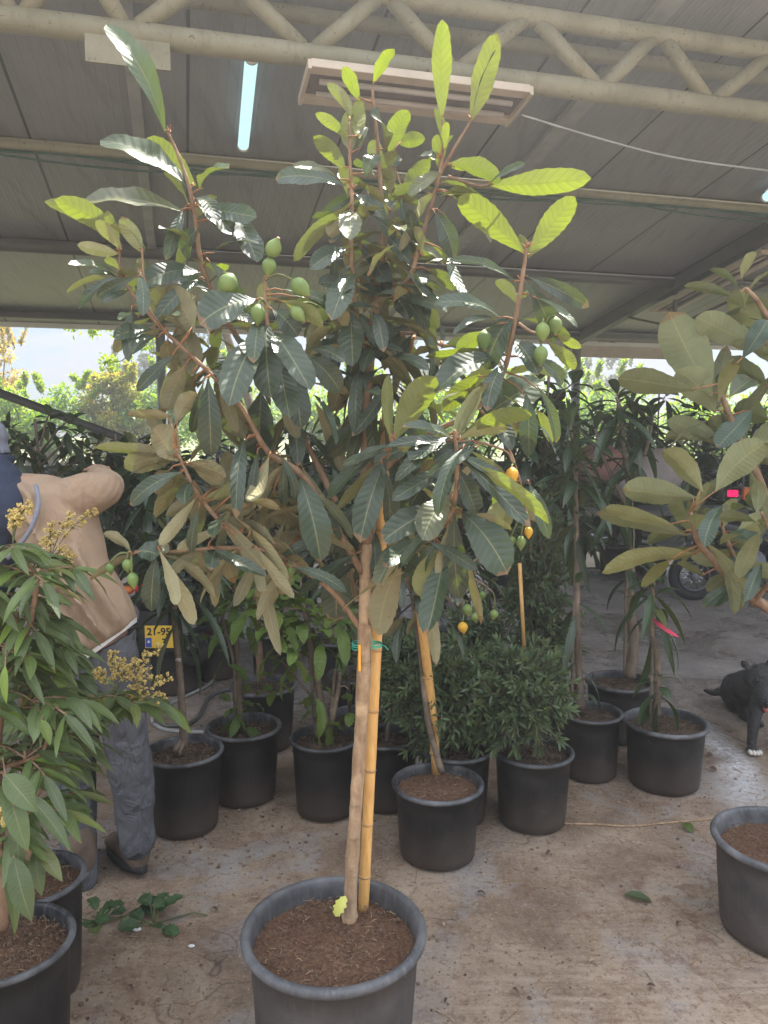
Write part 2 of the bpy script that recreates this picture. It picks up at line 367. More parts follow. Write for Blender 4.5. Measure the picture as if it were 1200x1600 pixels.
def soil():
    m = NTree('potting_soil'); c = m.world(); n = m.noise(c, 90, 8, .75); n2 = m.noise(c, 14, 4)
    col = m.ramp(n, [(.3, (.05, .03, .02)), (.5, (.17, .10, .065)), (.66, (.28, .18, .12)), (.8, (.42, .32, .23))])
    col = m.mix(m.ramp(n2, [(.4, 0.0), (.7, .5)]), col, (.15, .07, .04))
    return m.done(m.bsdf(col, .95, m.bump(n, 1.0, .012), 0, .1))
M['soil'] = soil()
M['soil_dark'] = simple('dark_soil', (.05, .032, .024), .95, .5, 30, 1.0, bscale=120, bdist=.01, spec=.1, col2=(.13, .09, .065))
M['straw'] = simple('dry_straw', (.30, .20, .12), .8, .5, 50)
M['crumb'] = simple('soil_crumbs', (.11, .065, .042), .95, .6, 60, col2=(.20, .135, .09))
def floor_mat():
    m = NTree('muddy_concrete'); c = m.world(); sep = m.n('ShaderNodeSeparateXYZ'); m.l(c, sep.inputs[0]); X, Y = sep.outputs[0], sep.outputs[1]
    big = m.noise(c, .9, 5, .6, .6); mid = m.noise(c, 3.0, 9, .7, .5); fine = m.noise(c, 34, 9, .78); grit = m.noise(c, 140, 4, .8); clod = m.noise(c, 11, 8, .7, .3)
    far = m.math('MULTIPLY', m.math('SUBTRACT', Y, 3.7), .6, True)
    far = m.math('ADD', far, m.math('MULTIPLY', m.math('SUBTRACT', big, .5), 1.4), True)
    mud = m.ramp(mid, [(.28, (.125, .080, .050)), (.45, (.22, .155, .105)), (.58, (.32, .24, .17)), (.75, (.42, .335, .25))])
    patch = m.ramp(m.noise(c, 2.1, 7, .6, .9), [(.51, 0.0), (.60, 1.0)])
    slab = m.mix(m.ramp(fine, [(.3, 0.0), (.7, 1.0)]), (.22, .21, .205), (.36, .345, .335))
    base = m.mix(m.math('MULTIPLY', m.math('MULTIPLY', patch, m.ramp(clod, [(.35, .4), (.6, 1.0)])), .85), mud, slab)
    st = m.noise(m.world((.8, 7, 1), (0, 0, R(-14))), 3.2, 9, .72, .3)
    sm = m.math('ADD', m.math('SUBTRACT', X, .1), m.math('MULTIPLY', m.math('SUBTRACT', 2.45, Y), 1.6))
    smask = m.math('MULTIPLY', m.ramp(m.math('ADD', sm, m.math('MULTIPLY', m.math('SUBTRACT', big, .5), 2.0)), [(.1, 0.0), (.8, 1.0)]), .7)
    base = m.mix(m.math('MULTIPLY', smask, m.ramp(st, [(.40, 0.0), (.60, 1.0)])), base, (.40, .31, .235))
    base = m.mix(m.math('MULTIPLY', smask, m.ramp(st, [(.60, 0.0), (.75, .5)])), base, (.20, .125, .085))
    back = m.mix(m.ramp(mid, [(.35, 0.0), (.7, 1.0)]), (.20, .185, .175), (.36, .335, .32))
    base = m.mix(far, base, back)
    redd = m.ramp(clod, [(.50, 0.0), (.64, .75)])
    lump = m.math('MULTIPLY', redd, m.ramp(m.noise(c, 1.6, 4, .5), [(.42, 0.0), (.56, 1.0)]))
    base = m.mix(lump, base, (.155, .078, .048))
    base = m.mix(m.ramp(fine, [(.53, 0.0), (.62, .75)]), base, (.13, .075, .048))
    fn2 = m.noise(c, 75, 6, .8, .5); base = m.mix(m.ramp(fn2, [(.56, 0.0), (.64, .7)]), base, (.42, .34, .27)); base = m.mix(m.ramp(fn2, [(.36, .7), (.43, 0.0)]), base, (.09, .055, .038))
    vo = m.n('ShaderNodeTexVoronoi'); vo.feature = 'DISTANCE_TO_EDGE'; vo.inputs['Scale'].default_value = 1.15; m.l(m.noise(c, 2, 3), vo.inputs['Scale']) if False else None
    wv = m.n('ShaderNodeVectorMath', operation='ADD'); nz = m.n('ShaderNodeTexNoise'); nz.inputs['Scale'].default_value = 3; m.l(c, nz.inputs['Vector']); m.l(c, wv.inputs[0]); m.l(nz.outputs['Color'], wv.inputs[1]); m.l(wv.outputs[0], vo.inputs['Vector'])
    crack = m.ramp(vo.outputs['Distance'], [(.0, .8), (.006, 0.0)]); base = m.mix(m.math('MULTIPLY', crack, m.ramp(big, [(.45, 0.0), (.55, 1.0)])), base, (.07, .045, .035))
    base = m.mix(m.ramp(grit, [(.66, 0.0), (.74, .5)]), base, (.50, .43, .36))
    base = m.mix(m.ramp(grit, [(.26, .6), (.34, 0.0)]), base, (.07, .042, .03))
    # whitish dried streaks swept in a bow right of the crooked mango pot
    cx, cy = PZ(985, 1165).x, PZ(985, 1165).y
    dd = m.math('SQRT', m.math('ADD', m.math('POWER', m.math('SUBTRACT', X, cx), 2.0), m.math('POWER', m.math('MULTIPLY', m.math('SUBTRACT', Y, cy), .62), 2.0)))
    arc = m.math('SUBTRACT', 1.0, m.math('MULTIPLY', m.math('ABSOLUTE', m.math('SUBTRACT', m.math('ADD', dd, m.math('MULTIPLY', m.math('SUBTRACT', mid, .5), .35)), .47)), 7.0), True)
    arc = m.math('MULTIPLY', arc, m.math('MULTIPLY', m.math('SUBTRACT', X, cx+.15), 3.0, True))
    arc = m.math('MULTIPLY', arc, m.ramp(fine, [(.40, 0.15), (.58, 1.0)]))
    base = m.mix(m.math('MULTIPLY', arc, 1.0), base, (.74, .76, .80))
    wet = m.noise(m.world((1, .8, 1)), 1.5, 7, .66, .8)
    wmask = m.math('MULTIPLY', m.ramp(wet, [(.44, 0.0), (.54, 1.0)]), m.ramp(m.math('MULTIPLY', Y, .1), [(.31, 0.0), (.40, 1.0)]))
    base = m.mix(m.math('MULTIPLY', wmask, .4), base, m.mix(1.0, base, (.6, .58, .57), 'MULTIPLY'))
    rough = m.math('SUBTRACT', .88, m.math('MULTIPLY', wmask, .66))
    h = m.math('ADD', m.math('MULTIPLY', fine, .8), m.math('MULTIPLY', mid, 1.5)); h = m.math('ADD', h, m.math('MULTIPLY', grit, .35)); h = m.math('ADD', h, m.math('MULTIPLY', clod, .8))
    return m.done(m.bsdf(base, rough, m.bump(h, .6, .014), 0, .45))
M['floor'] = floor_mat()
M['yard'] = simple('yard_soil', (.24, .21, .14), .95, .4, .5, .6, bscale=6, bdist=.05, col2=(.20, .23, .10), spec=.1)
def roofm():
    m = NTree('roof_panel'); g = m.n('ShaderNodeNewGeometry'); mp = m.n('ShaderNodeMapping'); mp.inputs['Rotation'].default_value = (0, 0, -GA)
    m.l(g.outputs['Position'], mp.inputs[0]); sep = m.n('ShaderNodeSeparateXYZ'); m.l(mp.outputs[0], sep.inputs[0]); u = sep.outputs[0]
    fr = m.math('ABSOLUTE', m.math('SUBTRACT', m.math('FRACT', m.math('MULTIPLY', u, 16.0)), .5))
    seam = m.math('LESS_THAN', m.math('ABSOLUTE', m.math('SUBTRACT', m.math('FRACT', m.math('ADD', m.math('MULTIPLY', u, 1.0), .42)), .5)), .009)
    n = m.noise(mp.outputs[0], 1.2, 5); n3 = m.noise(m.world(), 24, 4)
    col = m.mix(m.ramp(n, [(.3, 0.0), (.75, 1.0)]), (.205, .207, .215), (.285, .287, .295)); col = m.mix(m.math('MULTIPLY', n3, .25), col, (.3, .28, .25))
    dirt = m.noise(m.world((5, .5, 1), (0, 0, -GA)), 2.2, 7, .65); col = m.mix(m.ramp(dirt, [(.5, 0.0), (.72, .55)]), col, (.13, .12, .105))
    spk = m.noise(m.world(), 60, 3, .7); col = m.mix(m.ramp(spk, [(.68, 0.0), (.74, .5)]), col, (.10, .09, .08))
    col = m.mix(seam, col, (.05, .05, .05))
    rib = m.ramp(fr, [(.36, 0.0), (.46, 1.0)])
    col = m.mix(m.math('MULTIPLY', rib, .18), col, (.25, .24, .23))
    h = m.math('SUBTRACT', m.math('MULTIPLY', rib, .5), m.math('MULTIPLY', seam, 1.0))
    return m.done(m.bsdf(col, .42, m.bump(h, .45, .008), 0, .5))
M['roof'] = roofm()
M['cream_old'] = simple('cream_paint', (.21, .195, .13), .5, .18, 6, .4, col2=(.29, .265, .19))
M['steel_dark'] = simple('dark_steel', (.09, .088, .085), .5, .2, 6)
M['steel_mid'] = simple('galvanised', (.30, .30, .29), .45, .2, 8)
M['cable_green'] = simple('green_cable', (.03, .09, .06), .5)
M['cable_grey'] = simple('pale_cable', (.30, .30, .29), .6)
M['fixture'] = simple('fixture_enamel', (.48, .40, .32), .5, .12, 9)
def emis(name, col, st):
    m = NTree(name); e = m.n('ShaderNodeEmission'); m.put(e.inputs[0], col); e.inputs[1].default_value = st; return m.done(e.outputs[0])
M['lit_tube'] = emis('lit_tube', (.62, .95, .97), .17)
M['tail_light'] = simple('red_lens', (.55, .02, .04), .25, .1)
M['lit_red'] = emis('lit_red_lamp', (1, .02, .16), .18)
M['orange_lens'] = simple('orange_lens', (.60, .16, .03), .3, .2)
M['black_rubber'] = simple('tyre_rubber', (.02, .02, .021), .75, .3, 30, .5)
M['black_gloss'] = simple('black_body', (.012, .012, .014), .25, .2)
M['chrome'] = simple('chrome', (.6, .6, .6), .15, .1, metal=1.0)
M['grey_plastic'] = simple('grey_plastic', (.16, .165, .18), .4)
M['plate'] = simple('plate_yellow', (.72, .46, .05), .45, .08)
M['plate_blue'] = simple('plate_blue', (.03, .08, .35), .45, .08)
M['ink'] = simple('black_ink', (.015, .015, .015), .6, .1)
M['white'] = simple('white_paint', (.75, .75, .73), .6, .06)
M['red_ink'] = simple('red_ink', (.45, .08, .05), .6, .1)
M['pink_ribbon'] = simple('pink_ribbon', (.75, .06, .14), .5, .15)
M['string_green'] = simple('green_string', (.05, .45, .33), .6, .1)
M['label_orange'] = simple('orange_label', (.85, .38, .02), .5, .1)
M['label_yellow'] = simple('yellow_label', (.48, .47, .10), .5, .1)
def cloth(name, col, scale=5, st=.5):
    m = NTree(name); c = m.world((1, 1, .5), (0, R(25), 0)); n = m.noise(c, scale, 4, .5, .8); f = m.noise(m.world(), 400, 2)
    col2 = m.mix(m.noise(m.world(), 3, 3), tuple(x*.85 for x in col), tuple(min(1, x*1.12) for x in col))
    return m.done(m.bsdf(col2, .9, m.bump(f, .15, .001, m.bump(n, st, .09)), 0, .2))
M['tan_cloth'] = cloth('tan_shirt', (.36, .255, .175), 4.5, .7)
M['navy_cloth'] = cloth('navy_cloth', (.035, .045, .075), 6)
M['grey_cloth'] = cloth('grey_trousers', (.115, .118, .132), 13, .8)
M['trim'] = cloth('grey_trim', (.22, .23, .28), 12, .3)
M['skin'] = simple('skin', (.42, .24, .16), .55, .1)
M['boot'] = simple('muddy_boot', (.13, .09, .065), .85, .35, 14, .6, bscale=40)
M['dog'] = simple('black_fur', (.012, .012, .013), .45, .5, 26, 1.0, bscale=110, bdist=.012, col2=(.035, .033, .033))
M['dog_white'] = simple('white_fur', (.6, .56, .5), .8, .1, 20, .5, bscale=160)
M['nose'] = simple('dog_nose', (.01, .01, .01), .25)
M['tongue'] = simple('tongue', (.5, .14, .14), .4)
M['wall'] = simple('shade_net', (.05, .07, .045), .9, .3, 3, .5, bscale=40)
def fruit(name, c1, c2):
    m = NTree(name); g = m.coord('Object'); n = m.noise(g, 12, 4); n2 = m.noise(g, 60, 4)
    col = m.mix(m.ramp(n, [(.35, 0.0), (.7, 1.0)]), c1, c2); col = m.mix(m.ramp(n2, [(.62, 0.0), (.72, .5)]), col, (.3, .22, .08))
    x = m.bsdf(col, .5, m.bump(n2, .2, .002), 0, .4); return m.done(x)
M['fruit_green'] = fruit('unripe_loquat', (.10, .17, .045), (.19, .26, .075))
M['fruit_yellow'] = fruit('ripe_loquat', (.62, .28, .02), (.62, .42, .05))
M['flower'] = simple('panicle', (.55, .38, .08), .8, .3, 90, col2=(.75, .60, .24))
M['new_twig'] = simple('russet_bud', (.26, .12, .05), .8, .3, 60)
M['cotton'] = simple('sackcloth', (.38, .34, .33), .8, .15)
M['salmon'] = simple('salmon_sack', (.30, .15, .12), .8, .15)
M['grit'] = simple('floor_grit', (.13, .075, .05), .95, .6, 30, col2=(.32, .24, .18), spec=.1)
M['shade_dark_soil'] = simple('shade_dark_soil', (.035, .033, .03), .95, .4, 2, .6, bscale=9, bdist=.03, spec=.08)  # shade put into the soil colour of the strip beyond the floor
M['recess'] = simple('fixture_recess', (.16, .13, .12), .6)
M['dead'] = simple('dead_leaf', (.08, .045, .03), .8)
M['guava_dark'] = leaf_mat('sprig_leaf', (.03, .075, .025), (.07, .12, .05), (.07, .14, .03), (.10, .16, .05), tr=.12, ytr=.3, rough=.5, vb=.3, rib=1.3)
def rusty():
    m = NTree('cream_paint'); c = m.world(); n = m.noise(c, 5, 6, .6); n2 = m.noise(c, 38, 6, .7); n3 = m.noise(m.world((1, 1, .3)), 16, 5, .7)
    col = m.mix(m.ramp(n, [(.3, 0.0), (.7, 1.0)]), (.20, .185, .12), (.29, .265, .19)); col = m.mix(m.ramp(n2, [(.60, 0.0), (.66, .8)]), col, (.11, .065, .035)); col = m.mix(m.ramp(n3, [(.55, 0.0), (.7, .5)]), col, (.13, .115, .08))
    return m.done(m.bsdf(col, .55, m.bump(n2, .3, .003), 0, .4))
M['cream'] = rusty()
# ------------------------------------------------------------------ ground
g = MB(); n = 1
g.add([(-300, -60, -.006), (300, -60, -.006), (300, 600, -.006), (-300, 600, -.006)], [(0, 1, 2, 3)]).build('ground', M['yard'], smooth=False)['kind'] = 'structure'
fl = MB(); c4 = [UV(-12, -8, 0), UV(14, -8, 0), UV(14, 8.5, 0), UV(-12, 8.5, 0)]
fl.add(c4, [(0, 1, 2, 3)]).build('concrete_floor', M['floor'], smooth=False)['kind'] = 'structure'
md = MB(); md.add([UV(-14, 8.5, -.003), UV(16, 8.5, -.003), UV(16, 10.5, -.003), UV(-14, 10.5, -.003)], [(0, 1, 2, 3)]).build('shade_dark_ground', M['shade_dark_soil'], smooth=False)['kind'] = 'structure'  # dark sheet stands in for shade where sun would light the ground
# ------------------------------------------------------------------ the open shed
shed = thing('open_shed', 'large open shed roof of grey panels on cream and grey steel over the whole yard', 'shed roof', UV(0, 6, 0))
def rz(v, off=0.0): return RZ0-RSL*v-off
VE = 9.85
front = [(-12, 2.75), (-1.2, 2.9), (-.2, 3.02), (.9, 3.1), (1.9, 3.05), (2.0, 2.35), (12, 2.2)]  # unseen front edge, shaped to sun the main tree and shade the right one
b = MB(); TH = .06
lo = [UV(u, v, rz(v)) for u, v in front]+[UV(12, VE, rz(VE)), UV(-12, VE, rz(VE))]
hi = [p+Vector((0, 0, TH)) for p in lo]; k = len(lo)
b.add(lo+hi, [tuple(range(k))[::-1], tuple(range(k, 2*k))]+[(i, (i+1) % k, k+(i+1) % k, k+i) for i in range(k)])
b.build('roof_panel', M['roof'], shed, smooth=False, recalc=True)
def pipe_u(px, py, r, name, mat, off=None, u0=-9, u1=11, n=14):
    q = PR(px, py, off if off is not None else r+.004); v = q.dot(GV); z = q.z
    return v, z, MB().tube([UV(u0, v, z), UV(u1, v, z)], r, n).build(name, mat, shed)
v1, z1, _ = pipe_u(600, 276, .047, 'purlin', M['cream'])
v2, z2, _ = pipe_u(600, 415, .06, 'purlin', M['steel_dark'])
v3, z3, _ = pipe_u(100, 493, .045, 'eave_beam', M['steel_dark'])
# trusses: lower chord, upper chord, second upper pipe, zigzag web
VT = 3.6
def chord(pa, pb, v, r, name, mat, ext=3.0):
    a = PV(*pa, v); c = PV(*pb, v); z = (a.z+c.z)/2; ua, ub = a.dot(GU), c.dot(GU)
    MB().tube([UV(ua-ext, v, z), UV(ub+ext, v, z)], r, 16).build(name, mat, shed); return z
zb = chord((0, 22), (1200, 180), VT, .050, 'bottom_chord', M['cream'])
zt = zb+.30
MB().tube([UV(-6, VT, zt), UV(8, VT, zt)], .046, 16).build('top_chord', M['cream'], shed)
MB().tube([UV(-6, VT+.45, zt+.10), UV(8, VT+.45, zt+.10)], .04, 16).build('top_chord', M['cream'], shed)
def ubot(px): 
    # u of the lower chord where it crosses the pixel column px
    lo_, hi_ = -6.0, 8.0
    for _ in range(40):
        mid = (lo_+hi_)/2; p = UV(mid, VT, zb); d = p-CAM; x = 600+F*d.x/(d.dot(Vector((0, CP, -SP))))
        if x < px: lo_ = mid
        else: hi_ = mid
    return (lo_+hi_)/2
nodes = [-420, -180, 30, 205, 483, 712, 937, 1110, 1300, 1480]
ub = [ubot(x) for x in nodes]
for i in range(len(ub)-1):
    ut = (ub[i]+ub[i+1])/2
    for (ua, uc, s) in ((ub[i], ut-.04, 1), (ub[i+1], ut+.04, -1)):
        MB().tube([UV(ua+.03*s, VT, zb+.03), UV(uc, VT, zt-.02)], .037, 12).build('web_brace', M['cream'], shed)
MB().box(UV(ubot(200), VT-.03, zb-.06), GU*.17, GV*.006, Vector((0, 0, .085))).build('gusset_plate', M['cream'], shed, smooth=False)
# rafters run down the slope to the posts
def rafter(px, py, w=.05, h=.09, v0=None, v1=VE-.1, off=.0, mat='steel_mid'):
    q = PR(px, py, h/2+off); u = q.dot(GU); v0 = v0 if v0 is not None else 2.9
    a = UV(u, v0, rz(v0, h/2+off+.003)); c = UV(u, v1, rz(v1, h/2+off+.003)); d = (c-a)/2
    nrm = GU.cross(d.normalized()); MB().box((a+c)/2, GU*w/2, d, nrm*h/2).build('rafter', M[mat], shed, smooth=False); return u
uL = rafter(205, 97, .07, .05)
uM = rafter(905, 165, .12, .04)
uR = rafter(1198, 365, .11, .13, mat='steel_dark', off=.02)
for u, r in ((uL, .055), (uR, .06), (uR+3.6, .06), (uL-3.4, .055)):
    MB().tube([UV(u, VE-.35, 0), UV(u, VE-.35, rz(VE-.35, .04))], r, 16).build('post', M['steel_mid'], shed)
    MB().box(UV(u, VE-.35, .01), GU*.11, GV*.11, Vector((0, 0, .01))).build('base_plate', M['steel_mid'], shed, smooth=False)
# tie rod with struts below the right rafter
pts = [UV(uR+.02, v, rz(v, o)) for v, o in ((4.6, .15), (5.3, .52), (7.4, .52), (8.3, .15))]
MB().tube(pts, .014, 8).build('tie_rod', M['steel_dark'], shed)
for v in (5.3, 7.4): MB().box(UV(uR+.02, v, rz(v, .33)), GU*.018, GV*.018, Vector((0, 0, .2))).build('strut', M['steel_dark'], shed, smooth=False)
# short hanging board under the eave on the right, and a pale flashing along the eave
MB().box(UV(0, VE, rz(VE)-.005), GU*11.9, GV*.012, Vector((0, 0, .05))).build('eave_flashing', M['white'], shed, smooth=False)
a, c = PV(868, 517, VE+.05), PV(1043, 517, VE+.05); bz = PV(950, 559, VE+.05).z; tz = a.z
ua, uc = a.dot(GU), c.dot(GU)
bo = MB().box(UV((ua+uc)/2, VE+.05, (tz+bz)/2), GU*(uc-ua)/2, GV*.012, Vector((0, 0, (tz-bz)/2))).build('hanging_board', M['fixture'], shed, smooth=False)
um = PV(941, 533, VE).dot(GU); zm = PV(941, 533, VE).z
for i, (dx, ww, red) in enumerate(((0, .03, 1), (.045, .02, 1), (.08, .012, 1), (.12, .008, 0), (.165, .028, 0), (.205, .03, 0), (.24, .02, 0))):
    MB().box(UV(um-.05+dx, VE+.034-.05, zm), GU*ww*.5, GV*.002, Vector((0, 0, .018))).build('red_marking' if red else 'black_marking', M['red_ink' if red else 'ink'], bo, smooth=False)
# cables lying along the cream purlin
def cable(pts, r, name, mat, label, n=6):
    return tag(MB().tube(smooth_path(pts, 5), r, n).build(name, M[mat]), label, 'cable')
for j in range(3):
    pts = [UV(u, v1-.055-.012*j, z1-.045-.035*j*abs(math.sin(u*1.3+j))-.01) for u in np.arange(-4, 6.6, .33)]
    c_ = cable(pts, .007, 'cable', 'cable_green', '')
    c_['label'] = ['thin green cable running tightest along the cream purlin', 'middle green cable sagging in low loops under the cream purlin', 'lowest of the green cables sagging under the cream purlin'][j]; c_['group'] = 'green cables along the purlin'
a, c = PV(815, 180, VT), PV(1210, 268, VT); 
cable([a, a.lerp(c, .3)+Vector((0, 0, -.03)), a.lerp(c, .6)+Vector((0, 0, -.04)), c], .006, 'cable', 'cable_grey', 'thin grey wire hanging from the beige lamp fitting to the right')
a, c = PV(905, 158, VT-.07), PV(1210, 200, VT-.07)
# ------------------------------------------------------------------ lamps
def fixture(c, d, up, L, name, label, lit=False):
    t = thing(name, label, 'lamp fitting', c)
    d = d.normalized(); s = d.cross(up).normalized()
    MB().box(c, d*L/2, s*.10, up*.018).build('housing', M['recess'], t, smooth=False)
    for sg in (-1, 1):
        MB().box(c+s*.118*sg+up*-.018, d*L/2, s*.028, up*.018).build('reflector', M['fixture'], t, smooth=False)
        MB().tube([c+s*.05*sg-up*.04-d*(L/2-.05), c+s*.05*sg-up*.04+d*(L/2-.05)], .013, 10).build('tube', M['cotton'], t)
    for e in (-1, 1): MB().box(c+d*(L/2+.006)*e-up*.025, d*.008, s*.145, up*.020).build('end_cap', M['fixture'], t, smooth=False)
    return t
a, c = PV(478, 118, VT-.1), PV(808, 162, VT-.1); mid = (a+c)/2
fixture(mid, GU, (Vector((0, 0, 1))-GV*-.12).normalized(), (c-a).dot(GU), 'strip_light_fitting', 'beige twin strip light fitting without glow fixed under the cream pipe truss')
q = PR(1092, 434, .16); q2 = UV(uR+.13, q.dot(GV), rz(q.dot(GV), .2)); dv = (GV-Vector((0, 0, RSL))).normalized()
fixture(q2, dv, GU.cross(dv).normalized(), 1.7, 'strip_light_fitting', 'dark unlit strip light fitting beside the right rafter near the eave')
def tube_light(pa, pb, off, label):
    a = PR(*pa, off); c = PR(*pb, off); d = (c-a).normalized()
    t = thing('tube_light', label, 'lamp', (a+c)/2, 'lit tubes under the roof')
    MB().tube([a+d*.01, c-d*.01], .036, 14).build('glowing_tube', M['lit_tube'], t)
    for p in (a, c): MB().tube([p-d*.012, p+d*.012], .038, 14).build('end_cap', M['white'], t)
    MB().box((a+c)/2+Vector((0, 0, .045)), (c-a)*.4, GU*.02, Vector((0, 0, .008))).build('bracket', M['white'], t, smooth=False)
tube_light((393, 90), (380, 228), .07, 'glowing pale blue tube light under the roof left of the beige fitting')
tube_light((1214, 296), (1196, 309), .07, 'glowing pale blue tube light cut by the right edge of the photo')
# low net wall closing the yard, strut leaning across the left
vw = 10.4
wl = thing('net_wall', 'low dark green net wall along the far side of the yard', 'wall', UV(0, vw, 0))
MB().box(UV(0, vw, .64), GU*11, GV*.02, Vector((0, 0, .64))).build('net', M['wall'], wl, smooth=False)
for u in np.arange(-10, 10.5, 2.0): MB().tube([UV(u, vw-.05, 0), UV(u, vw-.05, 1.3)], .03, 8).build('post', M['steel_dark'], wl)
pr = MB().tube([P(-60, 592, 6.2), P(215, 694, 6.6), P(300, 742, 6.8)], .035, 10).build('leaning_pole', M['steel_dark'])
tag(pr, 'dark pole leaning down to the right above the bending worker', 'pole')
# ------------------------------------------------------------------ trees beyond the wall
def far_tree(name, label, cat, cx, ytop, ybot, wpx, Y, mat, age, nleaf, leaf, group='trees beyond the net wall', sparse=1.0, seed=0, airy=False):
    random.seed(seed+100)
    top = P(cx, ytop, Y); bot = P(cx, ybot, Y); mm = mpp(top); Rx = wpx*mm/2; H = top.z
    base = Vector((top.x, Y, 0)); t = thing(name, label, cat, base, group)
    tr = MB(); hub = Vector((base.x, Y, max(.5, bot.z*.6)))
    tr.tube(smooth_path([base, base.lerp(hub, .5)+Vector((.05, 0, 0)), hub], 3), [.12]*4+[.1]*3, 8)
    LS = Leaves(); cl = []
    ncl = int(26*sparse); zc = (H+max(.4, bot.z))/2; Rz = (H-max(.4, bot.z))/2
    for i in range(ncl):
        v = rvec(); rr_ = rnd(.35, 1.0) if not airy else rnd(.2, 1)
        c = Vector((base.x+v.x*Rx*rr_, Y+v.y*Rx*.7*rr_, zc+v.z*Rz*rr_*.92)); cl.append(c)
        tr.tube(smooth_path([hub, hub.lerp(c, .5)+rvec()*.15, c], 3), [.05, .045, .04, .03, .022, .015, .01][:7], 5)
    # a few shoots that break the outline
    for i in range(int(10*sparse)):
        c = Vector((base.x+rnd(-.85, .85)*Rx, Y+rnd(-.3, .3)*Rx, zc+Rz*rnd(.55, .95)))
        e = c+Vector((rnd(-.2, .2), 0, rnd(.15, .42)*Rz)); tr.tube([c, e], [.015, .006], 4)
        for j in range(int(nleaf/60)):
            p = c.lerp(e, random.random()); d = rvec()+Vector((0, 0, .4)); LS.add(p, p+d*leaf, rvec()+Vector((0, 0, 1)), leaf*.5, .05, .2, age=min(1, max(0, age+rnd(-.3, .5))))
    for i in range(nleaf):
        c = random.choice(cl); rad = min(Rx, Rz)*(.34 if not airy else .24)
        v = rvec()*rad*random.random()**.45; v.z *= .75
        p = c+v; d = (v.normalized()*.8+rvec()*.7+Vector((0, 0, -.1))).normalized()
        LS.add(p, p+d*leaf*rnd(.7, 1.2), Vector((0, 0, 1))+v.normalized()*.6+rvec()*.5, leaf*rnd(.4, .6), .05, .2, age=min(1, max(0, age+rnd(-.25, .25)+(.35 if v.z > rad*.4 and age > .1 else 0))))
    tr.build('trunk', M['bark_grey'], t); LS.build('crown', M[mat], t, nseg=2, ncol=3, prof='oval')
    return t
FT = [
 ('orchard_tree', 'bright lime green orchard tree behind the leaning pole at far left', 60, 598, 720, 190, 15, 'far', .02, 7000, .10),
 ('orchard_tree', 'bright lime tree standing between the orange one and the roof post', 235, 578, 730, 150, 16, 'far', .0, 7000, .10),
 ('orchard_tree', 'orange and yellow leaved tree beyond the wall at left', 172, 585, 735, 100, 15.5, 'far', .45, 5500, .10),
 ('orchard_tree', 'lime green tree seen through the middle of the loquat crown', 360, 570, 740, 190, 16, 'far', .0, 6000, .10),
 ('orchard_tree', 'green orchard tree right behind the loquat trunk', 520, 585, 745, 190, 17, 'far', .05, 5000, .11),
 ('orchard_tree', 'green orchard tree behind the stake and low branches', 690, 590, 745, 190, 16, 'far', .0, 5000, .11),
 ('orchard_tree', 'shaded green tree behind the dark avocado saplings', 840, 590, 745, 170, 17, 'far', .0, 5000, .11),
 ('orchard_tree', 'lime tree seen through the mango saplings below the hanging board', 960, 585, 745, 180, 16, 'far', .0, 7000, .10),
 ('orchard_tree', 'lime green tree at the right edge behind the big leaved loquat', 1150, 590, 745, 220, 15, 'far', .05, 7000, .10),
]
for i, (nm, lb, cx, yt, yb, wd, Y, mt, ag, nl, lf) in enumerate(FT):
    far_tree(nm, lb, 'tree', cx, yt, yb, wd, Y, mt, ag, nl, lf, seed=i)
far_tree('tall_tree', 'pale grey green airy tree rising behind the orange leaved one', 'tree', 212, 515, 700, 90, 24, 'grey_far', .1, 5000, .13, seed=40, airy=True)
far_tree('tall_tree', 'yellowish tree cut by the left edge of the photo', 'tree', -5, 520, 700, 90, 17, 'far', .75, 3500, .10, seed=41)
far_tree('tall_tree', 'faint grey green tree under the sky strip in the middle', 'tree', 650, 530, 700, 110, 26, 'grey_far', .1, 4500, .13, seed=42, airy=True)
far_tree('tall_tree', 'faint pale tree below the hanging board on the right', 'tree', 950, 555, 700, 120, 25, 'grey_far', .2, 4500, .13, seed=43, airy=True)
far_tree('tall_tree', 'airy tree crown peeping left of the big fruit cluster', 'tree', 345, 500, 690, 80, 25, 'grey_far', .3, 3500, .13, seed=44, airy=True)
# twig with pale new leaves hanging below the eave
random.seed(5)
tw = MB(); LS = Leaves(); Yt = 11.0
hub = P(330, 455, Yt)
t = thing('overhanging_tree', 'thin tree outside whose lime tipped twigs hang below the left eave', 'tree', (hub.x+.8, Yt, 0))
tw.tube(smooth_path([Vector((hub.x+.8, Yt, 0)), Vector((hub.x+.7, Yt, 1.4)), hub], 4), .06, 8)
for pl in ([(330, 455), (230, 492), (160, 508), (115, 512)], [(230, 490), (205, 520), (195, 560), (172, 566)], [(300, 470), (220, 520), (215, 545)], [(160, 508), (140, 520)], [(330, 455), (255, 500), (238, 530)]):
    pp = smooth_path([P(x, y, Yt) for x, y in pl], 4); tw.tube(pp, .008, 4)
    for q in pp[3:]:
        if random.random() < .45: continue
        for j in range(16):
            p = q+rvec()*rnd(0, .11); d = rvec(); LS.add(p, p+d*.075, rvec()+Vector((0, 0, 1)), .035, age=rnd(0, .3))
for pl in ((115, 510), (148, 515), (165, 565), (188, 520), (228, 540)):
    q = P(*pl, Yt)
    for j in range(50): p = q+rvec()*rnd(0, .14); d = rvec(); LS.add(p, p+d*.08, rvec()+Vector((0, 0, 1)), .035, age=rnd(0, .3))
tw.build('trunk', M['bark_grey'], t); LS.build('crown', M['far'], t, nseg=2, ncol=3, prof='oval')
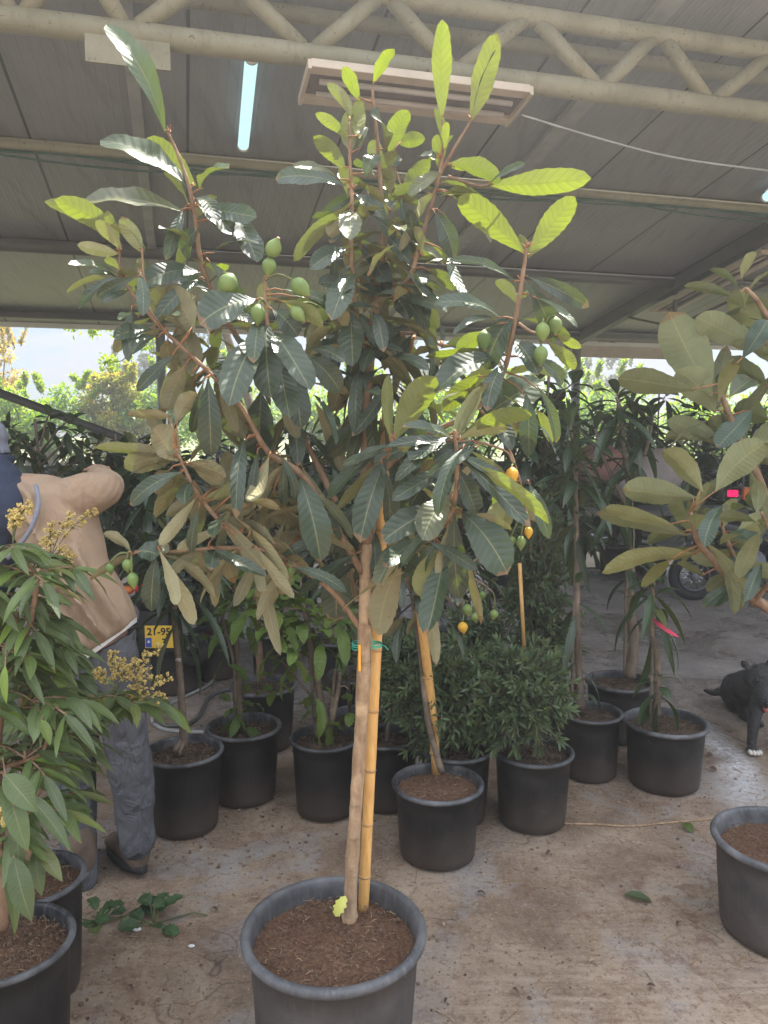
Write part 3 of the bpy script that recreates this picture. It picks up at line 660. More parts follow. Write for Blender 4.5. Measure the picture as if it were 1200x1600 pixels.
# ------------------------------------------------------------------ potted plants
def potted(name, label, cat, px, py, wpx, h, group='potted plants in the yard', grey=False, sdrop=.03, bot=.80, dirty=False, at=None):
    if at: q = Vector((at[0], at[1], h)); dia = wpx
    else: q = PZ(px, py, h); dia = wpx*mpp(q)
    Rr = dia/2
    t = thing(name, label, cat, (q.x, q.y, 0), group)
    lip = max(.006, Rr*.055)
    prof = [(0.001, .004), (Rr*bot-.012, .004), (Rr*bot, .012), (Rr*(bot+.02), .04)]
    r1 = Rr-lip*1.6
    for k in range(1, 6): prof.append((Rr*(bot+.02)+(r1-Rr*(bot+.02))*k/5, .04+(h-lip*2-.04)*k/5))
    for k in range(9):
        a = -math.pi*.45+math.pi*1.35*k/8
        prof.append((Rr-lip+lip*math.cos(a), h-lip+lip*math.sin(a)))
    prof += [(Rr-lip*2.1, h-lip*2.2), (Rr-lip*2.3, h-.05-sdrop)]
    split = 9
    pm = MB().lathe(prof[:split+1], (q.x, q.y, 0), 48); sd_ = q.x*7+q.y*3
    pm.v = [(q.x+(x-q.x)*k_, q.y+(y-q.y)*k_, z) for x, y, z in pm.v for k_ in (1+.016*mnoise.noise(Vector((math.atan2(y-q.y, x-q.x)*1.1, z*5, sd_)))*min(1, max(0, (h-z-.03)*9)),)]
    p = pm.build('pot', M['pot_grey' if grey else 'pot'], t)
    MB().lathe(prof[split:], (q.x, q.y, 0), 56).build('rim', M['rim_grey' if grey else 'rim_black'], p)
    # soil: uneven disc
    sz = h-lip-sdrop; rs = Rr-lip*2.25; vs = [(q.x, q.y, sz+.008)]; fs = []; nr, na = 12, 40
    for i in range(1, nr+1):
        for j in range(na):
            a = 2*math.pi*j/na; r = rs*i/nr; x, y = q.x+r*math.cos(a), q.y+r*math.sin(a)
            vs.append((x, y, sz+.012*mnoise.noise(Vector((x*18, y*18, 3)))+.006*mnoise.noise(Vector((x*60, y*60, 1)))+.010*(1-i/nr)))
    for j in range(na): fs.append((0, 1+j, 1+(j+1) % na))
    for i in range(nr-1):
        for j in range(na):
            k = (j+1) % na; a = 1+i*na; b2 = a+na; fs.append((a+j, b2+j, b2+k, a+k))
    so_ = MB().add(vs, fs).build('soil', M['soil' if grey or dirty else 'soil_dark'], t)
    ch = MB(); near = q.y < 3.3
    for i in range(130 if q.y < 2.1 else 60 if near else 24):
        a = rnd(0, 6.28); r = rs*math.sqrt(random.random())*.97; c = Vector((q.x+r*math.cos(a), q.y+r*math.sin(a), sz+.012)); d = rvec(); d.z *= .25
        l = rnd(.006, .03); ch.tube([c, c+d*l*.5+Vector((0, 0, rnd(0, .006))), c+d*l], rnd(.0005, .0013), 4)
    cb = MB()
    for i in range(1100 if q.y < 2.1 else 300 if near else 100):
        a = rnd(0, 6.28); r = rs*math.sqrt(random.random())*.98; c = Vector((q.x+r*math.cos(a), q.y+r*math.sin(a), sz+.008+rnd(0, .006))); k_ = rnd(.001, .0034)
        cb.ball(c, k_, k_*rnd(.6, 1.2), k_*.8, 5, 4)
    cb.build('soil_crumbs', M['crumb'], so_, smooth=False)['kind'] = 'stuff'
    ch.build('straw_bits', M['straw'], so_)['kind'] = 'stuff' 
    return t, q, sz
def px_tube(mb, pts, rpx, n=8, jit=.06, k=5):
    # pts: (px, py, Y); rpx: radii in photo pixels
    W = [P(*p) for p in pts]; rm = [r*mpp(w_) for r, w_ in zip(rpx, W)]
    sp = smooth_path(W, k); rr_ = np.interp(np.linspace(0, len(pts)-1, len(sp)), range(len(pts)), rm); mb.tube(sp, list(rr_), n, jit); return sp
def fruit_mesh(parent, c, d, r, mat, L=1.35):
    d = Vector(d).normalized(); a = d.orthogonal().normalized(); b = d.cross(a); rings = []
    for i in range(11):
        t_ = i/10; z = r*L*(2*t_-.7); rad = r*math.sin(math.pi*min(.985, max(.03, t_**.78)))**.8
        if i == 0: rad = r*.16
        if i == 10: rad = r*.2
        rings.append([c+d*z+a*rad*math.cos(2*math.pi*j/14)+b*rad*math.sin(2*math.pi*j/14) for j in range(14)])
    o = MB().ring_loft(rings).build('fruit', M[mat], parent)
    rg = [[c+d*(r*L*1.3-.001+.002*e)+(a*math.cos(2*math.pi*j/7)+b*math.sin(2*math.pi*j/7))*r*rr for j in range(7)] for e, rr in ((0, .28), (1, .22), (.2, .08))]
    MB().ring_loft(rg).build('calyx', M['new_twig'], o)
    return o
# ------------------------------------------------------------------ the loquat in front
random.seed(21)
TL, pq, sz = potted('potted_loquat_tree', 'tall fruiting loquat tree tied to bamboo in the large dusty pot at centre front', 'potted tree', 522, 1447, 290, .40, grey=True, sdrop=.045)
def on(px, py, z): return PZ(px, py, z)
br = [  # polylines (px, py, Y) with radii in px
 ([(572, 850, 1.93), (571, 700, 1.95), (578, 560, 1.97), (590, 450, 2.0), (598, 380, 2.0), (592, 250, 2.02), (583, 160, 2.0), (583, 130, 2.0)], [12, 10.5, 9.5, 7.5, 5.5, 4, 3, 2]),
 ([(566, 985, 1.92), (520, 925, 1.88), (470, 888, 1.84), (418, 862, 1.80), (350, 856, 1.76), (262, 862, 1.72)], [6.5, 5.5, 5, 4.5, 4, 3]),
 ([(405, 862, 1.80), (345, 815, 1.76), (305, 765, 1.74), (275, 700, 1.72)], [5, 4.3, 4, 3]),
 ([(262, 862, 1.72), (225, 862, 1.70), (205, 866, 1.69)], [3, 2.5, 2]),
 ([(566, 895, 1.92), (520, 815, 1.88), (470, 740, 1.84), (418, 705, 1.80), (380, 640, 1.78), (330, 585, 1.78), (262, 522, 1.78), (215, 470, 1.78), (190, 430, 1.78), (187, 392, 1.78)], [7, 6.5, 6, 5.5, 4.6, 4.2, 4, 3.2, 2.6, 2]),
 ([(262, 522, 1.78), (232, 480, 1.75), (225, 440, 1.74), (222, 390, 1.73)], [3, 2.5, 2.2, 2]),
 ([(568, 860, 1.93), (520, 775, 1.95), (478, 690, 1.97), (430, 610, 1.96), (372, 530, 1.93), (330, 450, 1.90), (312, 400, 1.88), (303, 325, 1.86), (285, 260, 1.85), (262, 205, 1.84)], [7.5, 7, 6.5, 6, 5.5, 5, 4.6, 4.5, 3.5, 2.6]),
 ([(440, 625, 1.93), (424, 560, 1.86), (417, 500, 1.80), (414, 450, 1.80), (413, 430, 1.80)], [5, 4.5, 4, 3.5, 2.5]),
 ([(575, 560, 1.97), (556, 480, 1.95), (549, 400, 1.93), (550, 320, 1.92), (546, 240, 1.92), (545, 190, 1.92)], [6, 5, 4.3, 4, 3, 2]),
 ([(590, 450, 2.0), (635, 440, 1.98), (665, 350, 1.95), (685, 280, 1.93), (692, 235, 1.92), (691, 185, 1.92)], [5, 4.5, 4, 3.5, 3, 2.2]),
 ([(686, 275, 1.93), (712, 228, 1.9), (737, 188, 1.88)], [3.4, 3, 2.3]),
 ([(600, 400, 2.0), (625, 350, 2.04), (628, 300, 2.05), (612, 250, 2.06)], [3.5, 3, 2.4, 2]),
 ([(588, 430, 2.0), (560, 370, 2.05), (575, 300, 2.07)], [3.5, 3, 2]),
 ([(700, 275, 1.93), (745, 290, 1.92), (765, 288, 1.9)], [3, 2.6, 2]),
 ([(574, 760, 1.95), (650, 690, 1.93), (735, 645, 1.9), (783, 590, 1.87), (803, 510, 1.85), (815, 440, 1.84), (823, 388, 1.83)], [7, 6, 5.5, 5, 5, 4.5, 3.5]),
 ([(571, 985, 1.92), (612, 905, 1.86), (650, 850, 1.80), (692, 822, 1.75), (710, 785, 1.72), (714, 725, 1.70), (710, 672, 1.68)], [6, 5.5, 5, 5, 4.8, 4.6, 3.5]),
 ([(573, 770, 1.95), (598, 730, 1.86), (610, 700, 1.8), (613, 686, 1.78)], [4, 3.5, 3, 2.5]),
 ([(560, 940, 1.92), (545, 885, 1.98), (530, 850, 2.05)], [4.5, 3.5, 2.5]),
 ([(578, 870, 1.93), (590, 800, 2.0), (620, 760, 2.08), (660, 720, 2.1)], [5, 4, 3.5, 3]),
 ([(580, 540, 1.97), (540, 500, 2.1), (500, 480, 2.2)], [5, 4, 3]),
 ([(582, 540, 1.97), (640, 520, 2.1), (690, 540, 2.2)], [5, 4, 3]),
 ([(710, 690, 1.69), (745, 690, 1.74), (790, 705, 1.78), (800, 722, 1.78)], [3, 2.6, 2.4, 2]),
 ([(810, 505, 1.85), (835, 520, 1.84), (850, 510, 1.84)], [3, 2.6, 2.2]),
 ([(750, 640, 1.9), (790, 690, 1.95), (815, 760, 1.95), (822, 800, 1.95)], [3.2, 2.6, 2.2, 2]),
]
tk = MB(); samples = []
base_w = on(545, 1452, sz-.02)
trunk = [base_w, P(550, 1350, base_w.y), P(560, 1200, base_w.y-.01), P(568, 1060, 1.92), P(570, 960, 1.92), P(572, 850, 1.93)]
sp = smooth_path(trunk, 10); rr_ = np.interp(np.linspace(0, 5, len(sp)), range(6), [.0200, .0175, .0170, .0178, .0170, .0150])
rr_ = [r*(1+.03*math.sin(i*2.9)+.04*math.sin(i*.7)) for i, r in enumerate(rr_)]; rr_[3] *= 1.12
trk = MB().tube(sp, rr_, 16, .05, 3).build('trunk', M['bark_old'], TL)
for pts, rp in br:
    s_ = px_tube(tk, pts, [r*.78 for r in rp], 9, .10, 7)
    for q in s_: samples.append(q)
def proj(q):
    d = q-CAM; z = d.dot(Vector((0, CP, -SP))); return 600+F*d.x/z, 800-F*d.dot(Vector((0, SP, CP)))/z
SPX = [(proj(q), q) for q in samples]
def near_branch(px, py): return min(SPX, key=lambda a: (a[0][0]-px)**2+(a[0][1]-py)**2)
HL = [ # base x,y  tip x,y  width px, kind
 (258,207,170,28,40,'G'),(300,300,160,205,50,'G'),(306,290,228,215,34,'Y'),(313,297,357,262,34,'G'),(285,330,120,303,46,'D'),(312,322,371,372,36,'D'),
 (315,325,402,341,32,'D'),(311,357,287,404,42,'D'),(330,396,406,384,18,'D'),(372,338,402,407,36,'D'),(342,430,352,413,18,'Y'),(312,425,212,452,38,'D'),(330,452,240,422,32,'D'),
 (305,310,340,345,24,'D'),(187,392,64,315,24,'M'),(190,385,95,312,34,'Y'),(187,396,118,384,20,'U'),(190,390,150,345,20,'M'),(189,388,166,328,14,'M'),(222,395,192,340,24,'M'),
 (222,392,172,352,18,'M'),(222,400,200,370,18,'M'),(190,435,110,405,16,'G'),(190,440,140,424,18,'G'),(192,445,112,446,11,'U'),(200,455,160,468,13,'D'),(192,432,160,408,16,'M'),
 (240,515,178,522,24,'D'),(218,495,187,499,20,'G'),(300,522,238,452,38,'U'),(302,520,262,452,40,'U'),(300,515,300,458,30,'U'),(296,525,225,468,30,'U'),(300,588,278,512,42,'U'),
 (290,570,260,640,30,'U'),(272,555,212,608,20,'D'),(300,560,252,628,22,'U'),(250,525,205,545,20,'D'),(262,530,270,580,26,'U'),(386,588,318,582,30,'D'),
 (400,468,312,508,58,'D'),(418,505,423,616,44,'D'),(412,518,358,636,46,'D'),(428,520,484,602,42,'D'),(408,612,403,718,50,'D'),(436,560,453,656,38,'D'),(442,562,471,668,38,'D'),
 (458,640,464,724,24,'D'),(478,555,533,612,34,'D'),(474,548,540,568,20,'D'),(425,482,466,525,34,'D'),(440,452,512,480,20,'G'),(455,462,528,482,18,'G'),(405,500,395,560,26,'D'),
 (440,470,508,508,24,'M'),(383,685,370,802,22,'D'),(325,592,330,714,34,'D'),(300,597,318,692,20,'U'),(352,590,378,695,26,'U'),(375,580,340,610,22,'U'),(362,600,342,672,24,'U'),
 (275,712,160,694,24,'U'),(275,715,195,732,42,'U'),(278,720,240,668,46,'U'),(262,735,248,775,32,'U'),(286,738,200,785,26,'D'),(280,738,245,803,30,'U'),(290,725,352,742,24,'U'),
 (296,722,348,758,28,'U'),(306,755,306,832,24,'U'),(268,650,206,643,22,'U'),(275,662,305,612,26,'U'),(318,782,372,763,20,'M'),(330,782,382,750,18,'M'),(326,802,388,788,16,'U'),
 (330,845,360,800,20,'U'),(264,862,333,894,28,'U'),(340,855,367,914,30,'U'),(338,860,330,893,22,'D'),(316,860,336,952,18,'U'),(244,868,235,957,28,'D'),(205,864,167,833,20,'U'),
 (208,866,140,908,16,'U'),(212,862,248,868,34,'D'),(238,868,263,850,26,'D'),(490,838,418,884,42,'U'),(446,888,400,930,24,'U'),(446,880,440,928,26,'U'),(400,742,374,816,24,'U'),
 (430,762,405,822,18,'U'),(468,745,502,876,44,'D'),(522,792,550,868,40,'D'),(526,862,526,972,44,'D'),(516,775,528,820,34,'D'),(562,618,515,722,15,'U'),(566,618,550,668,22,'U'),
 (540,590,522,642,30,'U'),(385,690,345,650,30,'U'),(380,760,340,790,22,'U'),(420,780,460,830,26,'U'),(395,830,352,812,24,'U'),(430,850,385,815,24,'U'),(520,880,555,930,26,'U'),
 (540,290,430,279,34,'D'),(532,282,462,250,16,'D'),(540,266,489,212,24,'Y'),(546,216,496,177,18,'Y'),(548,186,514,131,18,'M'),(549,236,540,172,28,'M'),(562,216,562,156,22,'Y'),
 (562,158,536,104,22,'Y'),(583,132,614,78,22,'Y'),(562,236,572,196,14,'D'),(608,242,638,172,30,'Y'),(622,222,662,215,22,'Y'),(602,236,578,178,32,'D'),(570,275,590,242,26,'G'),
 (556,303,602,342,28,'D'),(632,304,668,252,28,'Y'),(588,258,618,315,18,'M'),(606,262,625,244,20,'D'),(546,322,457,405,24,'M'),(548,330,548,368,32,'D'),(545,332,514,370,26,'U'),
 (545,390,486,416,28,'D'),(524,395,518,476,18,'D'),(562,385,608,450,30,'D'),(552,426,518,505,34,'D'),(548,486,551,572,36,'D'),(622,472,558,450,24,'D'),(590,500,598,562,32,'D'),
 (602,500,620,556,30,'D'),(650,420,667,472,22,'D'),(640,455,668,518,20,'D'),(602,362,642,412,22,'D'),(680,332,710,402,28,'D'),(690,330,714,388,14,'Y'),(664,302,624,392,14,'U'),
 (612,420,580,380,28,'D'),(598,350,572,318,24,'D'),(620,380,590,345,24,'D'),(640,400,690,400,24,'M'),(652,380,640,330,20,'D'),(630,470,690,480,22,'D'),(560,500,528,470,26,'D'),
 (520,520,500,570,36,'D'),(535,530,490,580,30,'D'),(550,455,500,440,26,'D'),(668,420,712,452,18,'M'),(658,450,668,500,16,'D'),(610,455,640,500,30,'D'),(700,395,730,470,16,'D'),
 (691,187,690,30,30,'Y'),(736,188,770,60,38,'Y'),(739,188,778,78,14,'G'),(690,236,678,168,14,'Y'),(696,238,698,190,12,'Y'),(700,256,784,280,30,'M'),(765,289,916,275,38,'Y'),
 (765,286,820,256,16,'D'),(700,300,764,318,22,'Y'),(700,304,768,372,18,'D'),(682,248,655,240,18,'G'),(690,268,640,300,20,'D'),(680,300,650,340,22,'M'),(705,262,740,255,18,'Y'),
 (820,396,718,308,38,'Y'),(826,402,898,307,36,'Y'),(824,398,812,368,14,'Y'),(805,442,702,405,18,'G'),(820,438,868,536,30,'D'),(782,497,680,472,26,'D'),(780,505,711,514,20,'D'),
 (805,488,758,576,40,'D'),(764,545,664,558,14,'Y'),(778,560,680,612,46,'D'),(760,518,714,549,26,'Y'),(750,584,691,641,28,'Y'),(765,602,722,634,26,'Y'),(868,520,909,545,14,'Y'),
 (855,534,900,576,20,'Y'),(838,465,903,508,12,'G'),(800,530,842,582,34,'D'),(738,668,848,592,54,'G'),(838,602,872,692,18,'G'),(838,640,862,690,16,'M'),(822,615,826,712,28,'D'),
 (790,570,760,640,26,'D'),(830,560,880,600,24,'D'),(708,690,604,699,20,'D'),(706,684,628,668,26,'D'),(703,680,622,700,22,'Y'),(700,688,640,720,34,'D'),(716,680,768,598,22,'M'),
 (708,690,746,608,24,'M'),(720,680,832,645,24,'Y'),(716,687,790,665,22,'M'),(716,710,785,748,20,'D'),(720,722,866,812,26,'Y'),(722,716,833,822,34,'D'),(714,732,745,808,42,'D'),
 (704,726,612,783,26,'D'),(704,772,660,842,42,'D'),(698,790,596,848,40,'D'),(720,800,794,894,54,'D'),(710,802,718,936,36,'D'),(682,850,636,905,36,'D'),(690,856,655,932,30,'M'),
 (694,862,668,992,38,'D'),(655,845,600,885,26,'D'),(612,690,608,584,18,'Y'),(615,690,681,588,42,'Y'),(600,700,512,782,30,'D'),(604,714,562,846,38,'D'),(604,704,535,722,14,'G'),
 (612,716,632,784,40,'D'),(592,722,528,795,18,'M'),(628,880,590,988,42,'U'),(784,778,772,824,30,'M'),(776,760,792,826,34,'M'),(802,752,837,812,18,'U'),(740,640,700,600,24,'D'),
 (760,650,800,700,24,'D'),(660,690,640,640,30,'D'),(660,720,610,760,34,'D'),(680,740,640,790,34,'D'),(620,850,590,910,28,'D'),
]
LS = Leaves(); pet = MB(); random.seed(3)
TOC = lambda q: (CAM-q).normalized()
def hero(lst, LS, pet, nearf, wav=1.0, pr=1.3, dY=.09):
    for (bx, by, tx, ty, wpx, kd) in lst:
        (qx, qy), q = nearf(bx, by)
        Yb = q.y+rnd(-.015, .015); B = P(bx, by, Yb); L0 = math.hypot(tx-bx, ty-by)*mpp(B)
        fw = rnd(-1, 1)*.10+({'D': -.05, 'G': -.05, 'U': .10, 'M': .04, 'Y': 0}[kd])
        T = P(tx, ty, Yb+fw); tc_ = TOC(B); up = Vector((0, 0, 1))
        N = {'D': tc_*.9+up*.7, 'G': tc_*.7+up*.8, 'U': -tc_+up*.45, 'M': -tc_*.9+up*.5, 'Y': -tc_*.7+up*.25+Vector((rnd(-.4, .4), 0, 0))}[kd]+rvec()*.16
        age = {'D': rnd(0, .05), 'G': rnd(.15, .35), 'U': 0.0, 'M': rnd(.35, .6), 'Y': rnd(.85, 1)}[kd]
        LS.add(B, T, N, wpx*1.09*mpp(B), rnd(.04, .13), rnd(.12, .38), age)
        d2 = (q-B).length
        if d2 < .14:
            dd = (T-B).normalized(); pet.tube([q, B.lerp(q, .4)+Vector((0, 0, .004)), B+dd*.01], [pr*mpp(q)*1.5, pr*mpp(q), pr*mpp(q)*.8], 5)
hero(HL, LS, pet, near_branch)
# fill: rosettes at the shoots, mostly further back than the traced leaves
random.seed(11)
for (px, py, Y, n, L, up, ag, sp_) in [
 (300, 330, 1.90, 5, .16, (0, .3, 1), 0, 1.3), (545, 300, 1.98, 6, .14, (0, .4, 1), .2, 1.2), (590, 260, 2.08, 8, .14, (0, .4, 1), .3, 1.2), (612, 300, 2.1, 8, .15, (0, .5, 1), .1, 1.3),
 (600, 390, 2.1, 12, .17, (0, .5, 1), 0, 1.6), (640, 400, 2.1, 10, .16, (.3, .5, 1), 0, 1.6), (560, 440, 2.1, 9, .17, (-.3, .5, 1), 0, 1.6), (592, 470, 2.12, 12, .18, (0, .6, .8), 0, 1.8),
 (650, 480, 2.15, 8, .16, (.5, .5, .6), 0, 1.5), (500, 480, 2.22, 8, .17, (-.6, .4, .6), 0, 1.5), (690, 540, 2.22, 9, .17, (.5, .5, .6), 0, 1.5), (415, 490, 1.95, 9, .17, (-.1, .6, .9), 0, 1.5),
 (330, 520, 1.95, 7, .16, (-.2, .5, .8), 0, 1.6), (290, 560, 1.92, 8, .16, (-.3, .2, .7), 0, 1.7), (220, 440, 1.84, 6, .12, (-.4, .3, .8), .2, 1.3), (270, 700, 1.80, 7, .15, (-.6, .3, .7), 0, 1.6),
 (350, 760, 1.88, 9, .16, (-.3, .7, .5), 0, 1.9), (400, 800, 1.92, 10, .16, (-.2, .7, .5), 0, 1.9), (440, 760, 1.98, 9, .16, (-.2, .7, .5), 0, 1.9), (400, 700, 1.95, 8, .16, (-.3, .5, .8), 0, 1.7), (470, 830, 1.98, 7, .16, (-.2, .7, .3), 0, 1.9),
 (530, 850, 2.08, 6, .15, (-.3, .6, .6), 0, 1.6), (740, 640, 2.0, 8, .17, (.2, .5, .8), 0, 1.6), (660, 720, 2.12, 9, .17, (.2, .6, .6), 0, 1.8), (700, 780, 1.88, 9, .17, (.1, .7, .6), 0, 1.8),
 (650, 850, 1.92, 7, .17, (.1, .6, .3), 0, 1.8), (690, 245, 1.98, 6, .13, (.1, .4, 1), .5, 1.1), (795, 560, 1.97, 8, .17, (.2, .5, .7), 0, 1.7), (815, 460, 1.92, 4, .15, (.2, .5, .7), .2, 1.4), (575, 430, 1.9, 8, .15, (-.1, -.2, .9), 0, 2.1), (615, 470, 1.92, 8, .15, (.2, -.2, .8), 0, 2.1), (540, 520, 1.92, 8, .16, (-.3, -.1, .7), 0, 2.2), (600, 540, 1.9, 9, .16, (.1, -.3, .6), 0, 2.3), (640, 560, 1.95, 8, .16, (.4, 0, .5), 0, 2.2), (570, 600, 1.9, 7, .15, (-.2, -.2, .4), 0, 2.4), (470, 560, 1.95, 8, .16, (-.2, .2, .6), 0, 2.1), (350, 470, 1.95, 7, .15, (.1, .3, .8), 0, 1.8), (610, 330, 1.98, 8, .14, (.1, .1, 1), .1, 1.7), (660, 400, 1.95, 7, .14, (.3, 0, .9), .05, 1.8), (560, 560, 2.12, 9, .18, (-.1, .5, .5), 0, 2.0), (620, 570, 2.14, 8, .18, (.1, .5, .5), 0, 2.0)]:
    q = P(px, py, Y); _, qb = near_branch(px, py)
    pet.tube([qb, qb.lerp(q, .5)+Vector((0, 0, .01)), q], [.006, .005, .004], 6)
    rosette(LS, q, up, n, L, .036, spread=sp_, droop=.35, age=(lambda k, a=ag: max(0, min(1, a*(1.3-k)+rnd(-.05, .05)))), bend=.07)
# hanging leaves that cover the limbs
random.seed(77)
cand = [(p_, q_) for p_, q_ in SPX if 300 < p_[1] < 880 and (q_-CAM).length > 1]
for i in range(115):
    (px, py), q_ = random.choice(cand)
    if px > 640 and py < 420 or px < 260 and py < 420: continue
    if min(math.hypot(px-a_, py-b_) for a_, b_ in ((425, 400), (455, 450), (405, 460), (850, 500), (850, 540), (800, 715), (820, 810), (195, 880))) < 45: continue
    L_ = rnd(.10, .17); low = (px < 470 and py > 600); an = rnd(-1.1, 1.1)
    d = Vector((math.sin(an), rnd(-.5, .25), -math.cos(an)*rnd(.5, 1))).normalized()
    B_ = q_+Vector((rnd(-.02, .02), rnd(-.04, .01), rnd(-.01, .02))); tc_ = TOC(B_)
    nn = (-tc_+Vector((0, 0, .4))) if (low and random.random() < .7) or random.random() < .12 else (tc_*.9+Vector((0, 0, .7)))
    LS.add(B_+d*.012, B_+d*(L_+.012), nn+rvec()*.35, L_*rnd(.20, .26), rnd(.04, .14), rnd(.12, .35), rnd(0, .06))
    pet.tube([q_, B_, B_+d*.014], .0018, 5)
LS.build('crown', M['loquat'], TL, nseg=18, ncol=7, prof='loquat', twist=.6, curl=.15, ripple=.006, serr=.03, wave=.12)
# russet woolly tips
for (px, py) in ((262, 208), (303, 320), (548, 300), (690, 245), (737, 190), (823, 388), (613, 688), (710, 690), (187, 395), (815, 440), (188, 436)):
    _, q = near_branch(px, py)
    for j in range(6):
        d = (Vector((0, 0, 1))+rvec()*.8).normalized(); pet.tube([q, q+d*rnd(.012, .024)], [.0026, .0008], 5)
b0 = len(tk.v); tk.v += pet.v; tk.f += [tuple(i+b0 for i in f) for f in pet.f]; tk.m += [1]*len(pet.f)
tk.build('branches', [M['bark'], M['new_twig']], TL)
# fruit: px, py, radius px, direction px, Y, material
fst = MB()
for (px, py, r, dx, dy, Y, mt) in [(426, 391, 14, .2, -.3, 1.77, 'fruit_green'), (421, 413, 13, -.1, .6, 1.775, 'fruit_green'), (357, 441, 17, -.5, .8, 1.80, 'fruit_green'), (466, 446, 16, .7, .7, 1.77, 'fruit_green'),
 (403, 487, 13.5, -.05, 1, 1.76, 'fruit_green'), (463, 488, 13, .6, .7, 1.77, 'fruit_green'), (172, 886, 8.5, 0, 1, 1.69, 'fruit_green'), (199, 881, 9.5, 0, 1, 1.685, 'fruit_green'), (207, 903, 10, .2, 1, 1.68, 'fruit_green'),
 (848, 514, 14, 0, 1, 1.80, 'fruit_green'), (868, 505, 12, 0, .6, 1.84, 'fruit_green'), (845, 551, 13, 0, 1, 1.80, 'fruit_green'), (757, 527, 15, 0, 1, 1.86, 'fruit_green'), (525, 352, 14, 0, 1, 1.99, 'fruit_green'),
 (800, 739, 12, .05, 1, 1.77, 'fruit_yellow'), (826, 829, 8, 0, 1, 1.93, 'fruit_yellow'), (814, 845, 8.5, 0, 1, 1.93, 'fruit_green'), (799, 843, 7.5, 0, 1, 1.95, 'fruit_green'), (452, 888, 8, .2, 1, 1.80, 'fruit_green')]:
    c = P(px, py, Y); mm = mpp(c); d = Vector((dx, rnd(-.2, .2), -dy)).normalized()
    fo = fruit_mesh(TL, c, d, r*mm*rnd(.80, .92), mt, rnd(1.3, 1.5))
    _, q = near_branch(px, py-10); s0 = c-d*r*mm*.8
    MB().tube(smooth_path([q, q.lerp(s0, .5)+Vector((0, 0, .012)), s0], 4), .0026, 6).build('fruit_stalk', M['bark_green'], fo)
# stake, string, labels
a = on(567, 1434, sz-.03); e = P(606, 640, 1.99)
st = [a.lerp(e, i/24) for i in range(25)]
stk = MB().tube(st, [.0150]*25, 14, .02, 5).build('bamboo_stake', M['bamboo'], TL)
for f_ in (.09, .2, .31, .43, .55, .66, .78, .9):
    c = a.lerp(e, f_); d = (e-a).normalized(); MB().tube([c-d*.004, c, c+d*.004], [.0152, .0168, .0152], 14).build('node', M['bamboo_node'], stk)
sg = MB()
for dz in (0, .006, -.007):
    c0 = P(563, 1008, 1.92)+Vector((0, 0, dz)); c1 = P(584, 1007, 1.955)+Vector((0, 0, dz*.3)); rg = []
    for k in range(25):
        th = 2*math.pi*k/24; c = c0.lerp(c1, .5+.5*math.cos(th)) if True else c0
        rg.append(c+Vector((.019*math.cos(th)*1.1, .027*math.sin(th), .002*math.sin(3*th))))
    sg.tube(rg, .0013, 5)
sg.tube(smooth_path([P(585, 1006, 1.92), P(600, 1009, 1.9), P(607, 1016, 1.9)], 4), .0012, 5); sg.tube(smooth_path([P(578, 985, 1.92), P(581, 1000, 1.91), P(586, 1010, 1.91)], 4), .0012, 5)
sg.build('string_tie', M['string_green'], TL)
lb = MB(); q = P(562, 1028, 1.895); lb.box(q, Vector((.003, 0, 0)), Vector((0, .0006, 0)), Vector((0, 0, .034))); lb.build('orange_tag', M['label_orange'], TL, smooth=False)
lb = Leaves(); lb.add(P(540, 1400, base_w.y-.03), P(524, 1432, base_w.y-.05), TOC(q), .03, .08, .3, 1); lb.build('yellow_leaf', M['label_yellow'], TL, nseg=8, ncol=5, prof='oval', serr=.2)
# ------------------------------------------------------------------ the other potted plants
GP = 'potted plants in the yard'
def add_branches(tk, polys, n=8, jit=.1):
    S = []
    for pts, rp in polys: S += px_tube(tk, pts, rp, n, jit, 6)
    return [(proj(q), q) for q in S]
def nb(S): return lambda px, py: min(S, key=lambda a: (a[0][0]-px)**2+(a[0][1]-py)**2)
# --- big leaved loquat at the right edge
random.seed(31)
T2, q2_, sz2 = potted('potted_loquat_tree', 'big leaved loquat without fruit in the grey pot cut by the right edge', 'potted tree', 1225, 1308, 214, .33, grey=True, sdrop=.045)
tk = MB(); pet2 = MB(); Yr = q2_.y+.08
S2 = add_branches(tk, [
 ([(1228, 1312, q2_.y), (1236, 1180, q2_.y+.02), (1232, 1060, Yr), (1222, 985, Yr), (1205, 955, Yr), (1150, 915, Yr-.03), (1112, 872, Yr-.06), (1090, 845, Yr-.08), (1078, 800, Yr-.1)], [15, 13, 12, 10, 8, 6.5, 5.5, 5, 3.5]),
 ([(1222, 985, Yr), (1215, 880, Yr+.1), (1190, 760, Yr+.14), (1160, 700, Yr+.14), (1140, 650, Yr+.12), (1122, 600, Yr+.1)], [9, 8, 7, 6, 5, 3.5]),
 ([(1215, 880, Yr+.1), (1235, 700, Yr+.15), (1228, 560, Yr+.15), (1190, 480, Yr+.15), (1165, 450, Yr+.15)], [7, 6, 5, 4, 3]),
 ([(1165, 925, Yr-.02), (1150, 880, Yr-.04), (1138, 850, Yr-.05), (1128, 822, Yr-.05)], [4.5, 4, 3.5, 2.5]),
 ([(1175, 945, Yr), (1215, 880, Yr-.15), (1190, 800, Yr-.2)], [4, 3, 2.5])])
